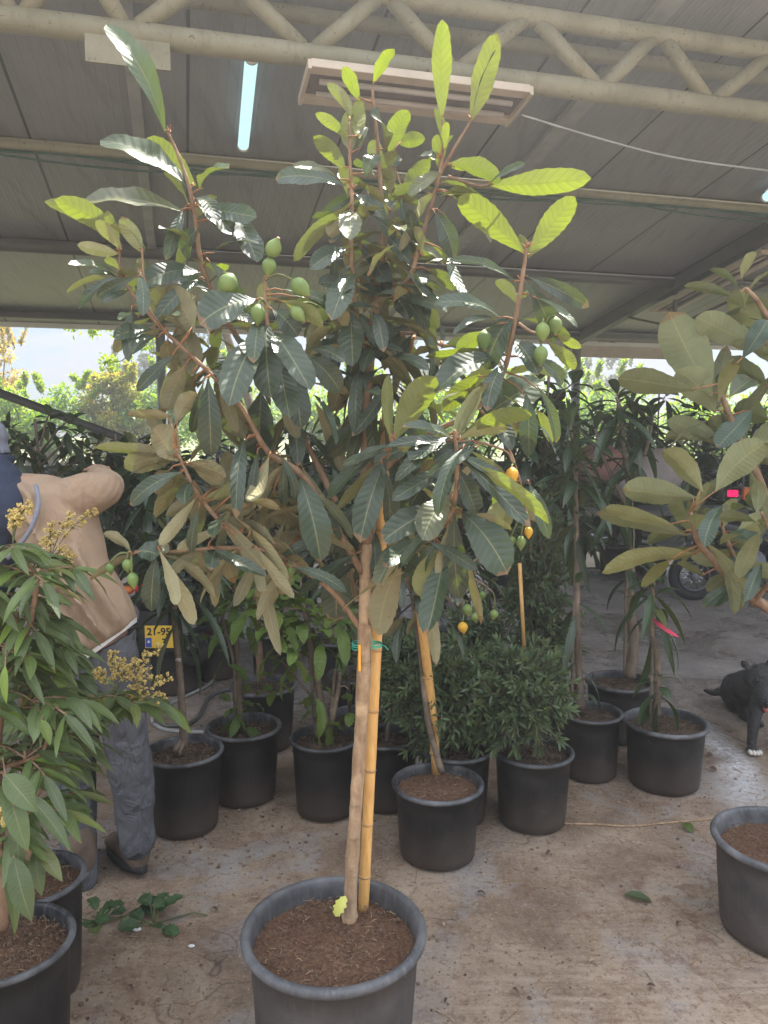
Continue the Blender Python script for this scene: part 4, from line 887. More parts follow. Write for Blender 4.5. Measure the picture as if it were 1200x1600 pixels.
HR = [(1112, 618, 1046, 488, 66, 'u'), (1085, 610, 965, 590, 40, 'u'), (1118, 645, 1058, 578, 48, 'u'), (1120, 640, 1133, 545, 28, 'u'), (1180, 542, 1088, 495, 42, 'u'), (1185, 515, 1146, 455, 42, 'y'),
 (1150, 466, 1070, 446, 18, 'u'), (1162, 452, 1186, 395, 22, 'y'), (1172, 462, 1205, 525, 50, 'u'), (1202, 565, 1178, 480, 50, 'u'), (1200, 603, 1128, 568, 38, 'u'), (1130, 690, 1045, 655, 32, 'u'),
 (1150, 700, 1108, 652, 36, 'u'), (1110, 690, 1042, 682, 26, 'u'), (1200, 655, 1148, 640, 40, 'u'), (1118, 768, 1198, 690, 48, 'u'), (1098, 768, 1036, 702, 38, 'u'), (1088, 778, 973, 762, 42, 'u'),
 (1080, 832, 1050, 773, 34, 'y'), (1088, 797, 1111, 757, 24, 'y'), (1075, 837, 933, 798, 36, 'u'), (1052, 820, 945, 792, 22, 'y'), (1090, 866, 940, 894, 28, 'y'), (1085, 866, 1030, 872, 14, 'y'),
 (1046, 876, 1003, 912, 18, 'y'), (1096, 862, 1034, 866, 16, 'y'), (1128, 826, 1150, 780, 22, 'y'), (1204, 788, 1164, 775, 26, 'y'), (1165, 872, 1110, 868, 14, 'y'), (1172, 912, 1114, 948, 18, 'd'),
 (1145, 912, 1098, 948, 18, 'd'), (1190, 545, 1215, 470, 50, 'u'), (1180, 720, 1230, 660, 44, 'u'), (1175, 640, 1120, 700, 34, 'd'), (1160, 560, 1200, 500, 30, 'd'), (1070, 830, 1010, 850, 16, 'u'),
 (1140, 830, 1190, 850, 26, 'd'), (1130, 870, 1180, 900, 24, 'd'), (1100, 900, 1060, 880, 20, 'u'), (1130, 790, 1100, 850, 26, 'd'), (1190, 880, 1165, 940, 18, 'd'), (1150, 850, 1200, 800, 24, 'u'), (1140, 620, 1175, 590, 34, 'd')]
LS2 = Leaves(); random.seed(8); cv = {'u': 'U', 'y': 'U', 'd': 'D'}
for l in HR:
    n0 = len(LS2.B); hero([l[:5]+(cv[l[5]],)], LS2, pet2, nb(S2), pr=1.2)
    if l[5] == 'y': LS2.age[-1] = rnd(.7, 1)
    elif l[5] == 'u': LS2.age[-1] = rnd(.05, .3)
for (px, py, n, up, L) in [(1122, 605, 5, (0, .5, .8), .22), (1078, 800, 4, (-.2, .5, .6), .18), (1165, 450, 5, (0, .5, .8), .2), (1190, 560, 7, (.1, .6, .6), .22), (1150, 700, 8, (0, .7, .5), .2), (1120, 830, 7, (.2, .6, .4), .15), (1190, 800, 8, (.1, .5, .4), .18), (1160, 900, 7, (.2, .3, -.2), .14), (1230, 700, 8, (.3, .3, .6), .22)]:
    _, q = nb(S2)(px, py); rosette(LS2, q+Vector((0, .04, 0)), up, n, L, .052, spread=1.6, droop=.3, age=.05)
LS2.build('crown', M['loquat_shade'], T2, nseg=16, ncol=7, prof='loquat', ripple=.006, serr=.02, wave=.10)
b0 = len(tk.v); tk.v += pet2.v; tk.f += [tuple(i+b0 for i in f) for f in pet2.f]; tk.m += [1]*len(pet2.f)
tk.build('trunk', [M['bark'], M['new_twig']], T2)
# --- second fruiting loquat behind the big one
random.seed(33)
T3, q3, sz3 = potted('potted_loquat_tree', 'smaller loquat with hanging fruit in the black pot right of the main trunk', 'potted tree', 684, 1220, 145, .30, dirty=True)
tk = MB(); pt3 = MB()
S3 = add_branches(tk, [([(690, 1206, q3.y+.05), (668, 1120, q3.y+.07), (655, 1000, q3.y+.07), (643, 920, q3.y+.06), (640, 860, q3.y+.06)], [5.5, 5, 4.5, 4, 3]),
 ([(655, 960, q3.y+.04), (690, 915, q3.y-.05), (730, 885, q3.y-.1), (750, 870, q3.y-.1)], [4, 3.2, 2.6, 2]), ([(652, 940, q3.y+.04), (620, 880, q3.y+.1), (600, 830, q3.y+.1)], [4, 3, 2]),
 ([(700, 905, q3.y-.06), (740, 905, q3.y-.12), (770, 925, q3.y-.14)], [2, 1.8, 1.5]), ([(690, 915, q3.y-.05), (720, 930, q3.y-.12), (722, 955, q3.y-.13)], [1.8, 1.5, 1.2])], 7)
LS3 = Leaves()
for (px, py, n, up, L) in [(645, 865, 12, (0, .2, 1), .18), (748, 872, 9, (.5, 0, .8), .16), (602, 832, 9, (-.4, .3, .8), .17), (650, 925, 7, (.2, .2, .7), .16), (695, 910, 6, (.3, 0, .5), .15)]:
    _, q = nb(S3)(px, py); rosette(LS3, q, up, n, L, .042, spread=1.7, droop=.5)
LS3.build('crown', M['loquat'], T3, nseg=10, ncol=5, prof='loquat', serr=.02, wave=.1)
tk.build('trunk', M['bark_grey'], T3)
a = PZ(682, 1216, sz3-.02); e = P(655, 905, q3.y-.02)
s_ = MB().tube([a.lerp(e, i/10)+Vector((.006*math.sin(i*.5), 0, 0)) for i in range(11)], [.0185]*11, 12, .02).build('bamboo_stake', M['bamboo'], T3)
for f_ in (.14, .38, .53, .78): c = a.lerp(e, f_); d = (e-a).normalized(); MB().tube([c-d*.004, c, c+d*.004], [.0188, .0205, .0188], 12).build('node', M['bamboo_node'], s_)
for (px, py, r, mt) in [(723, 978, 8, 'fruit_yellow'), (745, 936, 7.5, 'fruit_green'), (772, 958, 7, 'fruit_green'), (742, 962, 7, 'fruit_green'), (730, 950, 8, 'fruit_green'), (754, 928, 6, 'fruit_green')]:
    c = P(px, py, q3.y-.13); fo = fruit_mesh(T3, c, Vector((rnd(-.2, .2), 0, -1)), r*mpp(c), mt, 1.2); _, q = nb(S3)(px, py-12)
    s0 = c+Vector((0, 0, r*mpp(c)*.8)); MB().tube(smooth_path([q, q.lerp(s0, .5)+Vector((.005, 0, .008)), s0], 3), .0025, 5).build('fruit_stalk', M['bark_green'], fo)
# --- generic small plants
def plant(name, label, cat, pot, stems, tips, leafmat, leafkw, barkm='bark_grey', prof='lance', nseg=7, ncol=5, seed=0, grey=False, extra=None, age=0.0, at=None, **lk):
    random.seed(seed)
    t, q, s = potted(name, label, cat, pot[0], pot[1], pot[2], pot[3], at=at, grey=grey)
    tk = MB(); polys = []
    for pts, rp in stems: polys.append(([(x, y, q.y+(dy if len(p_) > 2 else 0)) for p_ in pts for x, y, dy in [(p_[0], p_[1], p_[2] if len(p_) > 2 else 0)]], rp))
    S = add_branches(tk, polys, 7, .12); L = Leaves()
    for tp in tips:
        px, py, dy, n, up, ln, wd = tp[:7]; spd = tp[7] if len(tp) > 7 else 1.5; dr = tp[8] if len(tp) > 8 else .6
        p = P(px, py, q.y+dy); _, qb = nb(S)(px, py)
        if (qb-p).length > .02: tk.tube(smooth_path([qb, qb.lerp(p, .5)+Vector((0, 0, .02)), p], 3), [.004, .004, .0035, .003][:1]+[.0035]*5+[.003], 5) if False else tk.tube([qb, qb.lerp(p, .5)+Vector((0, 0, .015)), p], [.005, .004, .003], 5)
        rosette(L, p, up, n, ln, wd, spread=spd, droop=dr, age=age, bend=.09, back=.14)
    L.build('crown', M[leafmat], t, nseg=nseg, ncol=ncol, prof=prof, **lk); tk.build('trunk', M[barkm], t)
    return t, q, s
UPV = (0, 0, 1)
tC, qC, sC = plant('potted_sapling', 'dark leaved sapling with pruned roots in the black pot beside the worker', 'potted sapling', (287, 1170, 124, .34),
 [([(288, 1168), (283, 1080), (275, 990, .03), (268, 900, .05), (262, 820, .08)], [6.5, 5.5, 5, 4.5, 3.5]), ([(268, 900, .05), (300, 840, .02), (318, 800, 0)], [3.5, 3, 2.5]), ([(272, 950, .05), (240, 890, .1), (228, 850, .1)], [3, 2.6, 2]),
  ([(284, 1155), (272, 1175, -.03)], [5, 4]), ([(288, 1155), (280, 1180, -.04)], [4, 3])],
 [(262, 820, .08, 14, UPV, .24, .05), (318, 800, 0, 12, (.3, 0, 1), .22, .045), (228, 850, .1, 12, (-.3, 0, 1), .22, .045), (275, 930, .03, 8, UPV, .22, .045, 2.2, .7), (300, 880, 0, 10, UPV, .22, .045), (250, 880, .1, 10, UPV, .22, .05)],
 'mango', {}, seed=51)
for y_ in (1030, 1125): 
    c = P(279 if y_ < 1100 else 284, y_, qC.y); MB().tube([c+Vector((-.006, -.012, 0)), c+Vector((.012, -.02, .003))], .007, 8).build('graft_tape', M['cotton'], tC)
tD, qD, sD = plant('potted_sapling', 'two stemmed sapling with low soft leaves in the black pot second from the worker', 'potted sapling', (381, 1132, 118, .34),
 [([(376, 1128), (374, 1060), (368, 980, .03), (366, 900, .05)], [5, 4.5, 4, 3]), ([(369, 1125), (366, 1040), (352, 985), (348, 960)], [3, 2.6, 2, 1.5])],
 [(366, 900, .05, 14, UPV, .12, .05), (348, 930, 0, 10, UPV, .11, .05), (385, 930, 0, 10, UPV, .12, .05), (330, 1000, -.02, 5, (-.2, 0, .3), .10, .05, 1.8), (385, 1085, -.04, 6, (.2, 0, .4), .1, .05, 1.8), (362, 1095, -.02, 5, (-.2, 0, .4), .09, .045, 1.8), (410, 1080, .0, 5, (.4, 0, .4), .09, .045)],
 'guava', {}, seed=52, prof='oval', age=.2, wave=.2)
tE, qE, sE = plant('potted_sapling', 'reddish stemmed sapling in the black pot behind the hose loop', 'potted sapling', (412, 1068, 106, .34),
 [([(408, 1062), (404, 1000), (400, 930), (398, 880)], [6, 5.5, 4.5, 3])],
 [(398, 880, 0, 14, UPV, .14, .055), (420, 910, -.05, 12, UPV, .14, .055), (375, 905, 0, 10, UPV, .14, .05), (440, 940, -.05, 10, UPV, .13, .055)],
 'guava', {}, seed=53, prof='oval', age=.05, wave=.2, barkm='bark')
tF, qF, sF = plant('potted_shrub', 'many stemmed shrub with yellowish soft leaves in the black pot left of the main trunk', 'potted shrub', (508, 1150, 112, .34),
 [([(512, 1148), (498, 1075), (488, 1010), (470, 930)], [7, 5.5, 4.5, 3]), ([(514, 1148), (526, 1090), (532, 1050)], [5, 4, 3]), ([(516, 1150), (520, 1080), (524, 1045)], [3.5, 3, 2]), ([(495, 1150), (488, 1080), (480, 960)], [3.5, 3, 2.5]), ([(506, 1120), (480, 1080), (450, 1045)], [2.5, 2, 1.5])],
 [(470, 935, 0, 14, UPV, .12, .055), (440, 920, -.05, 12, UPV, .12, .055), (500, 960, -.03, 12, UPV, .12, .055), (455, 990, -.05, 10, UPV, .11, .05, 2), (415, 960, -.05, 10, (-.3, 0, .6), .12, .055), (530, 930, 0, 10, UPV, .12, .05), (495, 1040, -.05, 6, UPV, .09, .05, 2), (480, 1100, -.05, 8, (-.3, 0, .3), .09, .05, 2), (395, 900, 0, 10, UPV, .12, .055), (548, 1080, 0, 4, UPV, .1, .05), (470, 900, .1, 10, UPV, .12, .055), (430, 1030, -.02, 5, UPV, .1, .05)],
 'guava', {}, seed=54, prof='oval', age=.35, wave=.25)
plant('potted_sapling', 'thin sapling in the pot just behind the yellowish shrub', 'potted sapling', (556, 1052, 92, .33), [([(556, 1050), (552, 980), (548, 900)], [4, 3.5, 2.5])],
 [(548, 900, 0, 12, UPV, .16, .05), (560, 940, -.05, 10, UPV, .15, .05), (530, 930, 0, 10, UPV, .15, .05)], 'guava', {}, seed=55, prof='oval')
plant('potted_sapling', 'thin dark stemmed sapling in the pot right behind the main trunk', 'potted sapling', (560, 1118, 104, .33), [([(548, 1115), (542, 1050), (540, 980)], [3.5, 3, 2.2])],
 [(540, 985, 0, 8, UPV, .11, .045), (560, 1010, 0, 8, UPV, .11, .045)], 'guava', {}, seed=56, prof='oval')
# mango saplings on the right
plant('mango_sapling', 'mango sapling with bare lower stem and stake in the middle pot of the right trio', 'potted sapling', (922, 1110, 102, .32),
 [([(908, 1108), (904, 1040), (902, 960), (901, 880), (900, 800, .02), (899, 720, .04)], [6, 5.5, 5, 4.5, 4, 3]), ([(893, 1108), (897, 960), (901, 820)], [2.4, 2.4, 2.4])],
 [(899, 715, .04, 20, UPV, .24, .05), (890, 660, .05, 14, UPV, .22, .05), (901, 790, .02, 14, UPV, .2, .042, 2.0, .7), (902, 915, 0, 6, UPV, .2, .042, 1.9, .6), (903, 1000, 0, 5, UPV, .16, .035, 1.9, .7), (925, 1062, -.02, 3, (.3, 0, .5), .1, .035)], 'mango', {}, seed=57)
plant('mango_sapling', 'thick stemmed mango sapling with white tape in the rear pot of the right trio', 'potted sapling', (968, 1062, 106, .32),
 [([(984, 1058), (990, 1000), (984, 940, .02), (986, 860, .04), (984, 780, .05), (975, 700, .06), (965, 620, .06)], [9, 8, 7.5, 6, 5, 4, 3]), ([(976, 1058), (978, 940), (982, 860)], [2.5, 2.5, 2.5]), ([(984, 780, .05), (1010, 700, .05), (1020, 650, .05)], [4, 3, 2]), ([(984, 800, .05), (945, 720, .05), (930, 670, .05)], [4, 3, 2])],
 [(965, 610, .06, 16, UPV, .25, .05), (1020, 645, .05, 14, UPV, .24, .05), (930, 665, .05, 14, UPV, .24, .05), (985, 700, .02, 12, UPV, .24, .05, 2), (960, 760, .05, 9, UPV, .2, .045, 2), (985, 870, 0, 7, UPV, .18, .045, 2), (990, 640, .1, 12, UPV, .24, .05)], 'mango', {}, seed=58)
tM, qM, sM = plant('mango_sapling', 'crooked mango sapling with a pink ribbon in the front pot of the right trio', 'potted sapling', (1040, 1125, 130, .31),
 [([(1026, 1118), (1028, 1060), (1026, 1020), (1019, 990), (1020, 950), (1019, 890)], [6.5, 5.5, 5.5, 4.5, 4.5, 3.5]), ([(1016, 1118), (1020, 1000), (1022, 880)], [2.3, 2.3, 2.3])],
 [(1019, 890, 0, 12, (0, 0, 1), .2, .042, 1.9, .7), (1022, 925, 0, 8, UPV, .2, .042, 2.1, .7), (1030, 1052, -.02, 10, UPV, .13, .045, 2.2, .6)], 'mango', {}, seed=59, age=.12)
rb = Leaves(); a = P(1019, 966, qM.y-.05); rb.add(a, P(1062, 996, qM.y-.16), (CAM-a).normalized(), .020, .12, 0, 1)
rb.build('pink_ribbon', M['pink_ribbon'], tM, nseg=10, ncol=3, prof='oval')
MB().tube([P(990, 1003, qM.y), P(990, 1004, qM.y)+Vector((0, 0, .001))], .001, 4)
# --- dense narrow leaved bushes
def bush(label, pot, cx, cy, rx, ry, rdepth, n, seed, at=None, stem_top=None, leaf=.046, extra=()):
    random.seed(seed)
    t, q, s = potted('potted_bush', label, 'potted bush', pot[0], pot[1], pot[2], pot[3], at=at); L = Leaves(); tk = MB()
    for (cx_, cy_, rx_, ry_, rd_, n_) in ((cx, cy, rx, ry, rdepth, n),)+tuple(extra):
        c = P(cx_, cy_, q.y-.02); mm = mpp(c)
        for i in range(n_):
            v = rvec(); e = c+Vector((v.x*rx_*mm, v.y*rd_, v.z*ry_*mm))*rnd(.45, 1.18)
            b_ = Vector((q.x+(c.x-q.x)*.5, q.y, s)).lerp(c, rnd(.3, .9)); m_ = b_.lerp(e, .5)+Vector((0, 0, .05))
            pp = smooth_path([b_, m_, e], 5); tk.tube(pp, [.0035]*4+[.0025]*(len(pp)-4), 4)
            for k in range(3, len(pp)):
                for j in range(3):
                    p = pp[k].lerp(pp[k-1], random.random()); d = ((pp[k]-pp[k-1]).normalized()*.5+rvec()*.9+Vector((0, 0, .1))).normalized()
                    L.add(p, p+d*leaf*rnd(.6, 1.2), rvec()*.6+Vector((0, -.3, 1)), leaf*.24, .06, .2, age=rnd(0, .5) if k > len(pp)-3 else rnd(0, .2))
            for j in range(7): d = ((e-m_).normalized()*.9+rvec()*.7).normalized(); L.add(e, e+d*leaf*1.1, rvec()+Vector((0, 0, 1)), leaf*.24, .05, .2, age=rnd(.3, .9))
    tk.tube(smooth_path([Vector((q.x, q.y, s-.01)), Vector((q.x+.01, q.y, s+.1)), P(cx, cy, q.y)], 4), .009, 7)
    if stem_top: px_tube(tk, [(cx, cy, q.y), stem_top+(q.y,)], [3, 2], 6)
    L.build('crown', M['feather'], t, nseg=3, ncol=3, prof='lance'); tk.build('trunk', M['bark_grey'], t); return t, q
bush('dense grey green bush spilling over the front black pot right of the staked one', (833, 1170, 127, .32), 815, 1088, 72, 78, .2, 260, 61)
bush('dark dense bush in the black pot directly behind the staked loquat', (712, 1165, 118, .32), 690, 1075, 78, 75, .22, 260, 62, extra=((745, 1120, 40, 45, .1, 60), (665, 1165, 26, 20, .06, 16)))
bush('dark dense bush in the pot seen right behind the main bamboo stake', (604, 1148, 104, .32), 628, 1050, 48, 70, .2, 150, 63)
tJ, qJ = bush('tall narrow column bush with a thin stake behind the grey green bush', (872, 1072, 88, .30), 838, 900, 46, 120, .18, 300, 64, extra=((860, 1000, 50, 50, .15, 80),))
a = P(820, 1030, qJ.y-.2); e = P(812, 880, qJ.y-.2); MB().tube([a, e], .010, 10).build('thin_stake', M['bamboo'], tJ)
bush('low dark bush behind the second loquat stake', (745, 1075, 90, .30), 745, 1000, 55, 60, .18, 130, 65)
# --- dark row of potted plants further back
def back(label, cx, ytop, Y, wpx, tips, L, W, mat, seed, name='potted_sapling', cat='potted sapling', prof='lance', spread=1.7, droop=.6, age=.0, ybot=860, n=11):
    random.seed(seed)
    top = P(cx, ytop, Y); mm = mpp(top); Rx = wpx*mm/2; h = .32
    t, q, s = potted(name, label, cat, 0, 0, .36, h, at=(top.x, Y)); LS_ = Leaves(); tk = MB()
    zl = P(cx, ybot, Y).z; hub = Vector((q.x, Y, max(s+.1, zl+.1*(top.z-zl))))
    tk.tube(smooth_path([Vector((q.x, Y, s-.02)), hub, Vector((q.x+rnd(-.05, .05), Y, top.z-.1))], 5), [.018]*5+[.014]*3+[.009]*3, 7)
    for i in range(tips):
        z = zl+(top.z-zl)*((i+.5)/tips)*.95; a_ = i*2.4+rnd(0, .6); r_ = Rx*rnd(.25, .85)
        e = Vector((q.x+math.cos(a_)*r_, Y+math.sin(a_)*r_*.8, z)); b_ = Vector((q.x, Y, max(s, z-.2)))
        tk.tube([b_, b_.lerp(e, .6)+Vector((0, 0, .02)), e], [.008, .006, .004], 5)
        rosette(LS_, e, (math.cos(a_)*.5, math.sin(a_)*.4, 1), n, L, W, spread=spread, droop=droop, age=age)
    LS_.build('crown', M[mat], t, nseg=5, ncol=3 if Y > 5 else 5, prof=prof); tk.build('trunk', M['bark_grey'], t); return t
BK = [
 ('broad dark plant against the net wall behind the middle mango pot', 885, 610, 9.2, 170, 18, .34, .08, 'mango', 855),
 ('dark plant against the net wall left of the motorcycle', 965, 620, 9.3, 170, 18, .34, .08, 'mango', 855),
 ('dark drooping fig like tree above the worker’s back', 60, 628, 4.6, 250, 20, .16, .05, 'mango', 840),
 ('dark leafy sapling behind the worker’s raised elbow', 175, 655, 5.4, 170, 14, .2, .06, 'mango', 860),
 ('broad leaved dark plant behind the tan undersides of the low loquat branch', 265, 690, 4.9, 190, 13, .24, .07, 'mango', 850),
 ('dark sapling behind the scooter, left of the two stemmed one', 330, 720, 5.2, 150, 13, .2, .05, 'mango', 900),
 ('dark leafy plant between the hose and the yellowish shrub', 425, 650, 5.2, 200, 16, .2, .05, 'mango', 900),
 ('tall dark sapling directly behind the main trunk', 520, 640, 5.0, 180, 16, .2, .05, 'mango', 930),
 ('dark sapling behind the stake of the main loquat', 620, 620, 5.4, 180, 16, .2, .05, 'mango', 930),
 ('dark sapling between main loquat and the column bush', 720, 640, 5.2, 170, 15, .2, .05, 'mango', 920),
 ('tall broad leaved dark avocado right behind the yellow fruit', 850, 560, 4.7, 150, 20, .22, .07, 'mango', 870),
 ('dark mango sapling against the lime trees left of the big leaves', 1030, 600, 9.1, 170, 16, .34, .07, 'mango', 800),
 ('dark sapling behind the right loquat crown', 1130, 620, 9.2, 190, 18, .34, .075, 'mango', 850),
 ('dark sapling at the far right edge', 1215, 600, 9.0, 150, 16, .34, .08, 'mango', 860),
 ('dark far plant at the left edge behind the worker', -30, 690, 5.6, 170, 12, .2, .05, 'mango', 900),
 ('far dark plant in the back row left of centre', 470, 668, 7.6, 150, 12, .22, .06, 'mango', 830),
 ('far dark plant in the back row behind the bamboo stake top', 580, 660, 7.8, 150, 12, .22, .06, 'mango', 830),
 ('far dark plant in the back row right of the stake top', 680, 664, 7.6, 150, 12, .22, .06, 'mango', 830),
 ('far dark plant in the back row beside the avocado', 790, 655, 7.8, 150, 12, .22, .06, 'mango', 830),
 ('far dark plant in the back row behind the elbow', 230, 680, 8.0, 140, 12, .22, .06, 'mango', 830),
 ('far dark plant in the back row above the scooter mirrors', 340, 676, 7.8, 140, 12, .22, .06, 'mango', 830),
 ('far dark plant in the back row left of the elbow', 120, 690, 8.0, 150, 12, .22, .06, 'mango', 830),
 ('far dark plant in the back row left of the motorbike', 1000, 690, 9.4, 150, 12, .22, .06, 'mango', 800),
 ('far dark plant in the back row behind the motorbike', 1110, 690, 9.5, 150, 12, .22, .06, 'mango', 800),
 ('far dark plant in the back row left of the mango tops', 900, 690, 9.4, 150, 12, .22, .06, 'mango', 800),
]
for i, (lb, cx, yt, Y, wp, tp, L, W, mt, yb) in enumerate(BK):
    back(lb.replace('’', "'"), cx, yt, Y, wp, tp, L, W, mt, 200+i, ybot=yb, n=12, age=.05)
# --- the big longan like plants at the left edge: feathered drooping leaves and flower panicles
def pinnate(L, tk, base, d, length, pairs, leaf, age=0.0):
    d = Vector(d).normalized(); pts = [Vector(base)]; v = d.copy()
    for i in range(pairs+1):
        v = (v+Vector((0, 0, -.16))).normalized(); pts.append(pts[-1]+v*length/(pairs+1))
    tk.tube(pts, [.0022]*len(pts), 5)
    for i in range(1, len(pts)):
        tg = (pts[i]-pts[i-1]).normalized(); sd = tg.cross(Vector((0, 0, 1)))
        if sd.length < .1: sd = tg.cross(Vector((0, 1, 0)))
        sd.normalize()
        for sg in (-1, 1):
            dr = (tg*.55+sd*sg*.75+rvec()*.2).normalized(); l = leaf*rnd(.8, 1.15)
            p = pts[i]+rvec()*.004; tip = p+dr*l+Vector((0, 0, -.55*l))
            tk.tube([p, p+dr*.008], .0012, 4)
            L.add(p+dr*.006, tip, Vector((0, -.25, 1))+rvec()*.35+tg*-.2, l*rnd(.20, .27), rnd(.04, .12), rnd(.1, .35), age=age if not callable(age) else age())
    p = pts[-1]; L.add(p, p+v*leaf+Vector((0, 0, -.4*leaf)), Vector((0, -.2, 1))+rvec()*.2, leaf*.24, .06, .2, age=age if not callable(age) else age())
def longan(label, pot, stems, tips, seed, leaf=.105):
    random.seed(seed)
    t, q, s = potted('potted_fruit_bush', label, 'potted bush', *pot, dirty=True); tk = MB()
    S = add_branches(tk, [([(x, y, q.y+dy) for x, y, dy in pts], rp) for pts, rp in stems], 8, .1); L = Leaves()
    for (px, py, dy, n, ln) in tips:
        p = P(px, py, q.y+dy); _, qb = nb(S)(px, py+30); tk.tube(smooth_path([qb, qb.lerp(p, .6)+Vector((0, 0, .02)), p], 3), [.005]*4+[.003]*3, 6)
        for k in range(n):
            a_ = k*2.4+rnd(0, 1); pinnate(L, tk, p, (math.cos(a_), math.sin(a_)*.8, rnd(.1, .9)), ln*rnd(.8, 1.1), 3, leaf, age=lambda: rnd(0, .25) if random.random() < .9 else rnd(.5, 1))
    return t, q, s, tk, L, S
tO, qO, sO, tkO, LO, SO = longan('leafy bush with drooping pointed leaves in the nearest grey pot at the lower left', (8, 1468, 208, .38), 
 [([(5, 1450, 0), (2, 1350, 0), (-5, 1200, 0), (10, 1050, 0), (45, 980, 0), (60, 900, 0)], [9, 8, 7, 6, 5, 3]), ([(-5, 1200, 0), (60, 1180, -.05), (75, 1150, -.05)], [4, 3, 2.5]), ([(2, 1330, 0), (20, 1290, -.06), (25, 1270, -.08)], [3.5, 3, 2])],
 [(48, 900, 0, 4, .10), (25, 960, .05, 4, .11), (40, 1030, 0, 4, .11), (5, 1010, 0, 3, .12), (50, 1095, -.05, 4, .11), (10, 1110, 0, 4, .12), (40, 1185, -.08, 4, .11), (0, 1200, 0, 4, .12), (28, 1275, -.08, 3, .1), (-10, 1310, -.03, 3, .12), (5, 860, .05, 3, .10), (-20, 930, 0, 4, .12), (-30, 1060, 0, 4, .12)], 71)
for (bx, by, tx, ty, w_, yy, ag) in [(22, 1340, 50, 1440, 36, 1.62, 0), (5, 1335, 22, 1462, 22, 1.65, .1), (12, 1225, 44, 1332, 34, 1.6, 0), (8, 1210, 58, 1270, 38, 1.6, .15), (40, 1240, 110, 1330, 26, 1.66, 0), (30, 1245, 105, 1290, 16, 1.68, .45), (62, 1320, 98, 1378, 24, 1.7, 0), (55, 1325, 66, 1400, 24, 1.7, 0), (25, 1285, 30, 1360, 28, 1.66, 0), (8, 1040, 10, 1100, 12, 1.7, .9), (65, 1125, 78, 1165, 16, 1.7, .8)]:
    B_, T_ = P(bx, by, yy), P(tx, ty, yy-.03); LO.add(B_, T_, (CAM-B_).normalized()*.9+Vector((0, 0, .7))+rvec()*.15, w_*mpp(B_), .06, .25, ag)
    qb_ = nb(SO)(bx, by)[1]; tkO.tube(smooth_path([qb_, qb_.lerp(B_, .5)+Vector((0, 0, .03)), B_], 3), .002, 5)
LO.build('crown', M['lychee'], tO, nseg=9, ncol=5, prof='lychee', wave=.08); tkO.build('trunk', M['bark'], tO)
tP, qP, sP, tkP, LP_, SP_ = longan('flowering bush with yellowish panicles in the second grey pot at the left edge', (50, 1368, 160, .36),
 [([(50, 1365, 0), (42, 1280, 0), (40, 1150, 0), (48, 1050, .02), (100, 1110, 0), (150, 1095, -.03), (200, 1090, -.05)], [8, 7, 6, 5, 4, 3, 2.2]), ([(40, 1150, 0), (30, 980, 0), (60, 900, 0), (75, 870, 0)], [5, 4, 3, 2]), ([(42, 1290, 0), (60, 1240, 0), (105, 1190, -.02)], [3, 2.5, 2])],
 [(150, 1095, -.05, 3, .10), (205, 1100, -.06, 4, .08), (105, 1110, 0, 3, .12), (60, 1070, .05, 4, .12), (60, 1020, .05, 3, .09), (35, 950, .05, 3, .09), (90, 1160, .05, 3, .12), (55, 1190, .1, 3, .12), (70, 1250, .05, 3, .1), (20, 1020, .1, 4, .13), (40, 1120, .1, 4, .12)], 72, leaf=.11)
LP_.build('crown', M['lychee'], tP, nseg=8, ncol=5, prof='lychee', wave=.08); tkP.build('trunk', M['bark'], tP)
def panicle(parent, base, tips, S):
    mb = MB(); fl = MB(); b_ = P(*base)
    tt = [P(*tp) for tp in tips]; _, qb = nb(S)(base[0], base[1]); mb.tube([qb, b_], .0025, 5)
    for e in tt:
        pp = smooth_path([b_, b_.lerp(e, .5)+Vector((0, 0, .015)), e], 6); mb.tube(pp, .0013, 4)
        for k in range(5, len(pp)):
            for j in range(3):
                d = (rvec()+Vector((0, 0, .3))).normalized(); s_ = pp[k]; e2 = s_+d*rnd(.008, .02); mb.tube([s_, e2], .0006, 3)
                for m_ in range(8): fl.ball(e2+rvec()*rnd(.001, .007), rnd(.0018, .0032), nu=5, nv=3)
    o = mb.build('flower_panicle', M['bark_green'], parent); fl.build('flower_buds', M['flower'], o)['kind'] = 'stuff'
Yp = qP.y-.06
panicle(tP, (175, 1085, Yp), [(247, 1012, Yp), (262, 1062, Yp-.02), (226, 1102, Yp), (232, 1048, Yp), (192, 1035, Yp), (208, 1040, Yp+.02), (176, 1020, Yp+.03), (150, 1050, Yp), (250, 1090, Yp)], SP_)
panicle(tP, (80, 868, Yp+.1), [(145, 800, Yp+.1), (112, 806, Yp+.1), (110, 875, Yp+.1), (78, 825, Yp+.1), (70, 850, Yp+.1)], SP_)
panicle(tO, (20, 850, qO.y), [(30, 800, qO.y), (22, 808, qO.y), (38, 795, qO.y)], SO)
panicle(tO, (8, 1290, 1.62), [(14, 1275, 1.6), (5, 1280, 1.6)], SO)
